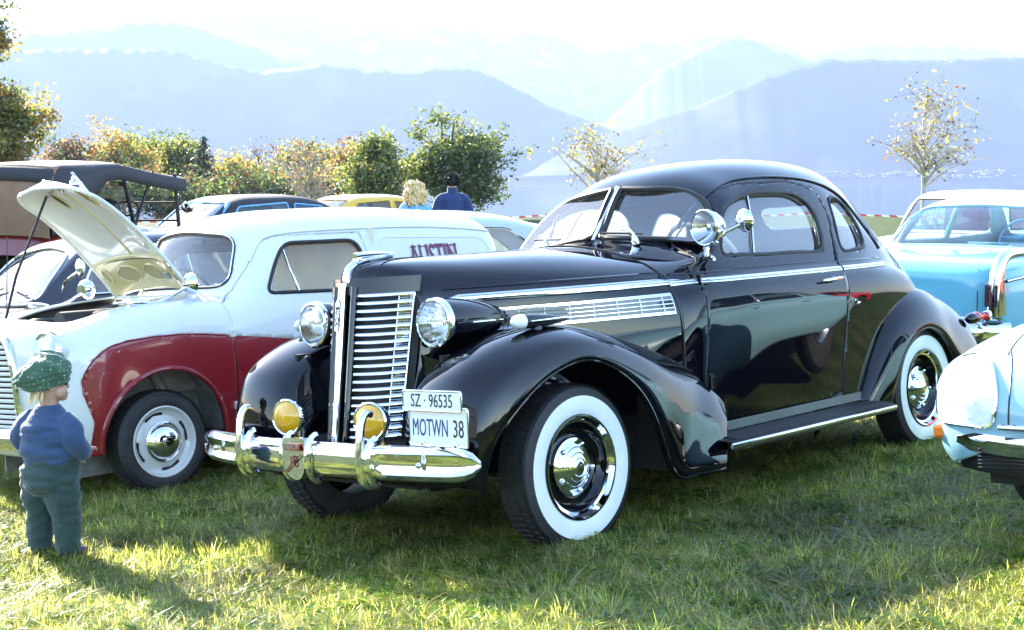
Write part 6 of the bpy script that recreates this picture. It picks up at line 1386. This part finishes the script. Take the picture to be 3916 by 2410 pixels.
tpx('thicket', 'low dark green thicket under the autumn wood', 90, 560, 440, [(300, 455, 190, 22), (640, 455, 190, 22), (820, 455, 110, 25)], [(LD, .5), (LG, .4), (LB, .2)], nb=90, lpc=24, lsize=.3, spread=1.0, tr=.1, seed=12, group=G1, fork=.1, cat='shrubs')
tpx('orchard_tree', 'nearly bare orchard tree with a few orange leaves behind the blue convertible', 46, 742, 340, [(735, 400, 92, 48), (760, 445, 70, 25)], [(LO, .7), (LYL, .4)], nb=44, sub=8, lpc=.9, lsize=.13, spread=.5, tr=.11, bark=BARKP, seed=13, fork=.25)
tpx('young_oak', 'smaller bright green tree left of the large oak', 60, 905, 335, [(895, 435, 62, 52), (925, 380, 35, 45)], [(LG, .4), (LYG, .6), (LYL, .15)], nb=44, sub=6, lpc=26, lsize=.20, spread=.55, tr=.12, seed=14)
tpx('oak_tree', 'large green oak with ragged crown behind the couple', 62, 1080, 255, [(1078, 345, 66, 62), (1160, 375, 72, 72), (1010, 395, 60, 62), (1190, 450, 48, 35), (1120, 430, 90, 40), (1010, 300, 26, 28)], [(LG, .5), (LYG, .45), (LD, .25)], nb=78, sub=7, lpc=19, lsize=.20, spread=.50, tr=.20, seed=15, stems=2, fork=.22)
tpx('walnut_tree', 'sparse yellow-leaved tree rising behind the coupe roof', 42, 1432, 305, [(1430, 375, 105, 62)], [(LYL, .7), (LYG, .25), (LB, .2)], nb=26, sub=9, lpc=1.7, lsize=.13, spread=.5, tr=.07, bark=BARKP, seed=16, fork=.3, twig=.8)
tpx('birch_tree', 'slender leaf-shedding tree with yellow leaves at the right', 38, 2212, 182, [(2215, 330, 125, 95), (2225, 240, 55, 60), (2300, 355, 80, 45), (2130, 340, 55, 50)], [(LYL, .55), (LYG, .3), (LB, .3)], nb=34, sub=9, lpc=1.5, lsize=.12, spread=.48, tr=.07, bark=BARKP, seed=17, fork=.36, twig=.8)
# spruce
x, zt = world_px(497, 322, 94); z0 = float(gz(x, 94)); sp = empty('spruce_tree', Matrix.Translation((x, 94, z0)), 'dark pointed spruce standing above the autumn wood', 'tree', None); H = zt - z0
m = MB(); m.tube([(0, 0, 0), (0, 0, H * .6), (0, 0, H)], [.22, .12, .02], 8); g = random.Random(9); cr = MB()
for i in range(54):
    f = i / 53; z = H * (.10 + .89 * f); L = (1 - f) ** .8 * 2.5 + .10
    for k in range(7):
        a = g.uniform(0, 6.28); l = L * g.uniform(.65, 1.1); d = Vector((cos(a), sin(a), -.28)); e = Vector((0, 0, z)) + d * l
        m.tube([(0, 0, z), e], [.03 * (1 - f) + .008, .006], 4, caps=False)
        for q in range(int(5 + 7 * (1 - f))):
            u = g.uniform(.2, 1.0); c = Vector((0, 0, z)) + d * l * u; s = g.uniform(.16, .34); w = Vector((-sin(a), cos(a), 0)) * g.choice((-1, 1)); t_ = (d * .6 + w * .8 + Vector((0, 0, -.35))).normalized(); b_ = t_.cross(Vector((0, 0, 1))).normalized() * s * .22
            cr.add([c, c + t_ * s * .5 + b_, c + t_ * s * 1.1, c + t_ * s * .5 - b_], [(0, 1, 2, 3)])
m.build('trunk', BARK, sp); cr.build('crown', LN, sp, smooth=False)
# wood behind the photographer (seen in chrome and paint only)
wb = MB(); g = random.Random(21)
for i in range(9000):
    x = g.uniform(-150, 190); y = -75 + g.gauss(0, 5) + .0006 * x * x * -1; h = 7 + 4.5 * noise.noise(Vector((x * .06, 0, 3))) + 2 * noise.noise(Vector((x * .2, 5, 3)))
    c = Vector((x, y, max(.3, g.random() ** .8 * h))); n = Vector((g.gauss(0, 1), g.gauss(0, 1), g.gauss(0, 1))).normalized(); a = n.orthogonal(); b_ = n.cross(a); s = g.uniform(.5, 1.3)
    wb.add([c - a * s, c + b_ * s * .7, c + a * s, c - b_ * s * .7], [(0, 1, 2, 3)])
tag(wb.build('far_wood', LD, smooth=False), 'dark wood edge across the meadow behind the viewer', 'wood', kind='stuff')
# barrier tape on posts
TAPE = P('barrier_tape', (.75, .75, .72), .5); t = TAPE.node_tree; tc = t.nodes.new('ShaderNodeTexCoord'); w = t.nodes.new('ShaderNodeTexWave'); w.wave_profile = 'SAW'; w.bands_direction = 'DIAGONAL'; w.inputs['Scale'].default_value = 2.2
gt = t.nodes.new('ShaderNodeMath'); gt.operation = 'GREATER_THAN'; gt.inputs[1].default_value = .5; mx = t.nodes.new('ShaderNodeMix'); mx.data_type = 'RGBA'; mx.inputs[6].default_value = (.75, .75, .72, 1); mx.inputs[7].default_value = (.62, .03, .02, 1)
t.links.new(tc.outputs['Object'], w.inputs[0]); t.links.new(w.outputs['Fac'], gt.inputs[0]); t.links.new(gt.outputs[0], mx.inputs[0]); t.links.new(mx.outputs[2], t.nodes['Principled BSDF'].inputs['Base Color'])
tx_ = np.linspace(-14, 16, 121); V = []
for x in tx_:
    zc = 1.02 - .10 * sin(pi * ((x + 14) % 5) / 5); 
    for dz in (-.018, .018): V.append((x, 27 + .02 * x + .03 * sin(x * 2), zc + dz))
tag(mesh('barrier_tape', V, [(2 * i, 2 * i + 1, 2 * i + 3, 2 * i + 2) for i in range(120)], TAPE), 'red and white striped barrier tape strung across the back of the meadow', 'barrier tape')
for k in range(7):
    x = -14 + 5 * k; m = MB(); m.tube([(0, 0, -.05), (0, 0, 1.15)], .025, 8); o = m.build('barrier_post', P('post_wood', (.25, .17, .10), .8), None); o.location = (x, 27.03 + .02 * x, float(gz(x, 27)))
    tag(o, ('first', 'second', 'third', 'fourth', 'fifth', 'sixth', 'seventh')[k] + ' wooden post from the left along the striped barrier tape', 'post', 'posts of the barrier tape')
# ------------------------------------------------------------------ grass
def grassmat(name, col, tcol, gloss=.045):
    m = leafmat(name, col, .55, tcol)
    for n in m.node_tree.nodes:
        if n.type == 'MIX_SHADER' and abs(n.inputs[0].default_value - .06) < 1e-4: n.inputs[0].default_value = gloss
    t = m.node_tree; g = t.nodes.new('ShaderNodeNewGeometry'); n = t.nodes.new('ShaderNodeTexNoise'); n.inputs['Scale'].default_value = 1.3; n.inputs['Detail'].default_value = 4; t.links.new(g.outputs['Position'], n.inputs['Vector'])
    r = t.nodes.new('ShaderNodeMapRange'); r.inputs['From Min'].default_value = .3; r.inputs['From Max'].default_value = .7; r.inputs['To Min'].default_value = .62; r.inputs['To Max'].default_value = 1.35; t.links.new(n.outputs['Fac'], r.inputs['Value'])
    for x in [q for q in t.nodes if q.type == 'MIX' and q.blend_type == 'MULTIPLY']:   # patches of thinner, paler or lusher turf
        k = t.nodes.new('ShaderNodeMath'); k.operation = 'MULTIPLY'; src = x.inputs[7].links[0].from_socket; t.links.new(src, k.inputs[0]); t.links.new(r.outputs[0], k.inputs[1]); t.links.new(k.outputs[0], x.inputs[7])
    return m
GA = grassmat('grass_blade', (.105, .145, .020), (.82, .88, .13)); GB = grassmat('grass_blade_pale', (.25, .24, .09), (.86, .83, .34)); GCL = grassmat('clover_leaf', (.045, .10, .014), (.42, .60, .03)); GS = grassmat('dry_stalk', (.36, .29, .14), (.60, .48, .22))
GH = bpy.data.collections.new('grass_clumps')
def blade(V, F, M, g, base, az, L, w, bend, lie, mi, seg=4):
    d = Vector((cos(az), sin(az), 0)); s = Vector((-sin(az), cos(az), 0)); k = len(V); p = Vector(base); th = lie
    for i in range(seg + 1):
        f = i / seg; ww = w * (1 - f ** 1.6) * (.65 + .35 * min(1, f * 4)) 
        if i < seg: V += [p - s * ww, p + s * ww]
        else: V.append(p)
        th2 = th + bend * f; p = p + (d * sin(th2) + Vector((0, 0, cos(th2)))) * (L / seg)
        if p.z < .004: p.z = .004 + g.uniform(0, .006)
    for i in range(seg - 1): F.append((k + 2 * i, k + 2 * i + 1, k + 2 * i + 3, k + 2 * i + 2)); M.append(mi)
    F.append((k + 2 * seg - 2, k + 2 * seg - 1, k + 2 * seg)); M.append(mi)
def clump(kind, seed):
    g = random.Random(seed); V, F, M = [], [], []
    if kind == 'mown':
        for _ in range(26):
            r = .06 * sqrt(g.random()); a = g.uniform(0, 6.28); blade(V, F, M, g, (r * cos(a), r * sin(a), 0), g.uniform(0, 6.28), g.uniform(.03, .085), g.uniform(.0014, .003), g.uniform(.3, 1.3), g.uniform(.1, .7), g.choices((0, 1, 2), (.72, .22, .06))[0])
    elif kind == 'lying':
        a0 = g.uniform(0, 6.28)
        for _ in range(16):
            r = .08 * sqrt(g.random()); a = g.uniform(0, 6.28); blade(V, F, M, g, (r * cos(a), r * sin(a), g.uniform(.01, .03)), a0 + g.gauss(0, .6), g.uniform(.08, .16), g.uniform(.0016, .0035), g.uniform(.2, .5), g.uniform(1.2, 1.5), g.choices((0, 1, 2), (.34, .42, .24))[0])
    elif kind == 'tall':
        for _ in range(20):
            r = .05 * sqrt(g.random()); a = g.uniform(0, 6.28); blade(V, F, M, g, (r * cos(a), r * sin(a), 0), a + g.gauss(0, .6), g.uniform(.10, .20), g.uniform(.002, .0042), g.uniform(.4, 1.2), g.uniform(.05, .4), g.choices((0, 1, 2), (.85, .13, .02))[0], 5)
    elif kind == 'weed':
        for q in range(8):
            a = q * .785 + g.uniform(-.3, .3); L = g.uniform(.05, .10); d = Vector((cos(a), sin(a), 0)); e = Vector((-sin(a), cos(a), 0)); k = len(V)
            for i in range(5):
                f = i / 4; w = L * .17 * sin(pi * (.12 + .88 * f) ** .8) * (1 if i % 2 else .7); c = d * L * f + Vector((0, 0, .008 + L * .35 * sin(f * 2.6) * .6)); V += [c - e * w, c + e * w]
            for i in range(4): F.append((k + 2 * i, k + 2 * i + 1, k + 2 * i + 3, k + 2 * i + 2)); M.append(3)
    else:
        for _ in range(9):
            r = .06 * sqrt(g.random()); a = g.uniform(0, 6.28); h = g.uniform(.02, .05); c = Vector((r * cos(a), r * sin(a), h)); rot = g.uniform(0, 6.28)
            for q in range(3):
                b = rot + q * 2.094; s = g.uniform(.008, .014); d = Vector((cos(b), sin(b), g.uniform(-.1, .25))); e = Vector((-sin(b), cos(b), 0)); k = len(V)
                V += [c, c + d * s + e * s * .62, c + d * s * 1.75 + e * s * .35, c + d * s * 1.75 - e * s * .35, c + d * s - e * s * .62]; F.append((k, k + 1, k + 2, k + 3, k + 4)); M.append(3)
            blade(V, F, M, g, (c.x * .8, c.y * .8, 0), a, h * 1.05, .0009, .3, .15, 0, 2)
    me = bpy.data.meshes.new('clump'); me.from_pydata([tuple(v) for v in V], [], F)
    for mm in (GA, GB, GS, GCL): me.materials.append(mm)
    me.polygons.foreach_set('material_index', M); me.update(); o = bpy.data.objects.new('clump', me); GH.objects.link(o); return o
def clumpset(name, kinds):
    col = bpy.data.collections.new(name)
    for i, k in enumerate(kinds):
        o = clump(k, 100 + i * 7 + len(name)); GH.objects.unlink(o); col.objects.link(o)
    return col
C1 = clumpset('mown_clumps', ['mown'] * 5 + ['lying'] * 6 + ['clover'] * 2 + ['weed']); C2 = clumpset('tall_clumps', ['tall'] * 4)
def points(name, label, pts, col, smin, smax):
    """one grass object: clumps set on given points by geometry nodes"""
    me = bpy.data.meshes.new(name); me.from_pydata([tuple(p) for p in pts], [], []); o = bpy.data.objects.new(name, me); COL.objects.link(o); tag(o, label, 'grass', kind='stuff')
    ng = bpy.data.node_groups.new(name, 'GeometryNodeTree'); ng.interface.new_socket('Geometry', in_out='INPUT', socket_type='NodeSocketGeometry'); ng.interface.new_socket('Geometry', in_out='OUTPUT', socket_type='NodeSocketGeometry')
    n = ng.nodes; gi, go = n.new('NodeGroupInput'), n.new('NodeGroupOutput'); ci = n.new('GeometryNodeCollectionInfo'); ci.inputs['Collection'].default_value = col; ci.inputs['Separate Children'].default_value = True; ci.inputs['Reset Children'].default_value = True
    iop = n.new('GeometryNodeInstanceOnPoints'); iop.inputs['Pick Instance'].default_value = True
    r1 = n.new('FunctionNodeRandomValue'); r1.data_type = 'FLOAT_VECTOR'; r1.inputs[0].default_value = (-.18, -.18, 0); r1.inputs[1].default_value = (.18, .18, 6.283)
    r2 = n.new('FunctionNodeRandomValue'); r2.data_type = 'FLOAT'; r2.inputs[2].default_value = smin; r2.inputs[3].default_value = smax; r2.inputs['Seed'].default_value = 5
    L = ng.links.new; L(gi.outputs[0], iop.inputs['Points']); L(ci.outputs[0], iop.inputs['Instance']); L(r1.outputs[0], iop.inputs['Rotation']); L(r2.outputs[1], iop.inputs['Scale']); L(iop.outputs[0], go.inputs[0])
    md = o.modifiers.new('clumps', 'NODES'); md.node_group = ng; return o
def scatter(n, x0, x1, y0, y1, thin, seed):
    R = np.random.RandomState(seed); Y = R.uniform(y0, y1, n); half = np.minimum(.42 * Y + .5, 99); X = R.uniform(-1, 1, n) * half
    k = np.array([thin > (noise.noise(Vector((x * 1.7, y * 1.7, seed))) * .5 + .5) if thin < 1 else True for x, y in zip(X, Y)])
    X, Y = X[k], Y[k]; return np.stack([X, Y, gz(X, Y) - .004], 1)
pts = np.concatenate([scatter(21000, 0, 0, 3.4, 7.2, 1.0, 1), scatter(26000, 0, 0, 7.0, 13.5, 1.0, 2), scatter(14000, 0, 0, 13, 34, 1.0, 3)])
points('meadow_grass', 'short mown meadow grass with clippings and clover under the cars', pts, C1, .8, 1.35)
tp = np.concatenate([scatter(700, 0, 0, 3.4, 9, .42, 4)])
R = np.random.RandomState(8); hs = []
for (cx, cy, n, s) in ((-1.50, 6.05, 26, .16), (-1.75, 6.15, 10, .12), (-1.22, 6.2, 8, .10), (-2.15, 7.15, 12, .10), (-2.0, 7.2, 9, .10), (.25, 4.75, 14, .2), (1.05, 4.72, 14, .2), (2.3, 7.6, 26, .3), (1.75, 7.5, 18, .25), (-2.62, 7.2, 14, .15), (.0, 6.0, 10, .2), (1.4, 5.0, 14, .2)):
    x = R.normal(cx, s, n); y = R.normal(cy, s * .8, n); hs.append(np.stack([x, y, gz(x, y)], 1))
points('tall_grass', 'taller uncut grass tufts around the wheels and the toddler', np.concatenate([tp] + hs), C2, .35, .8)
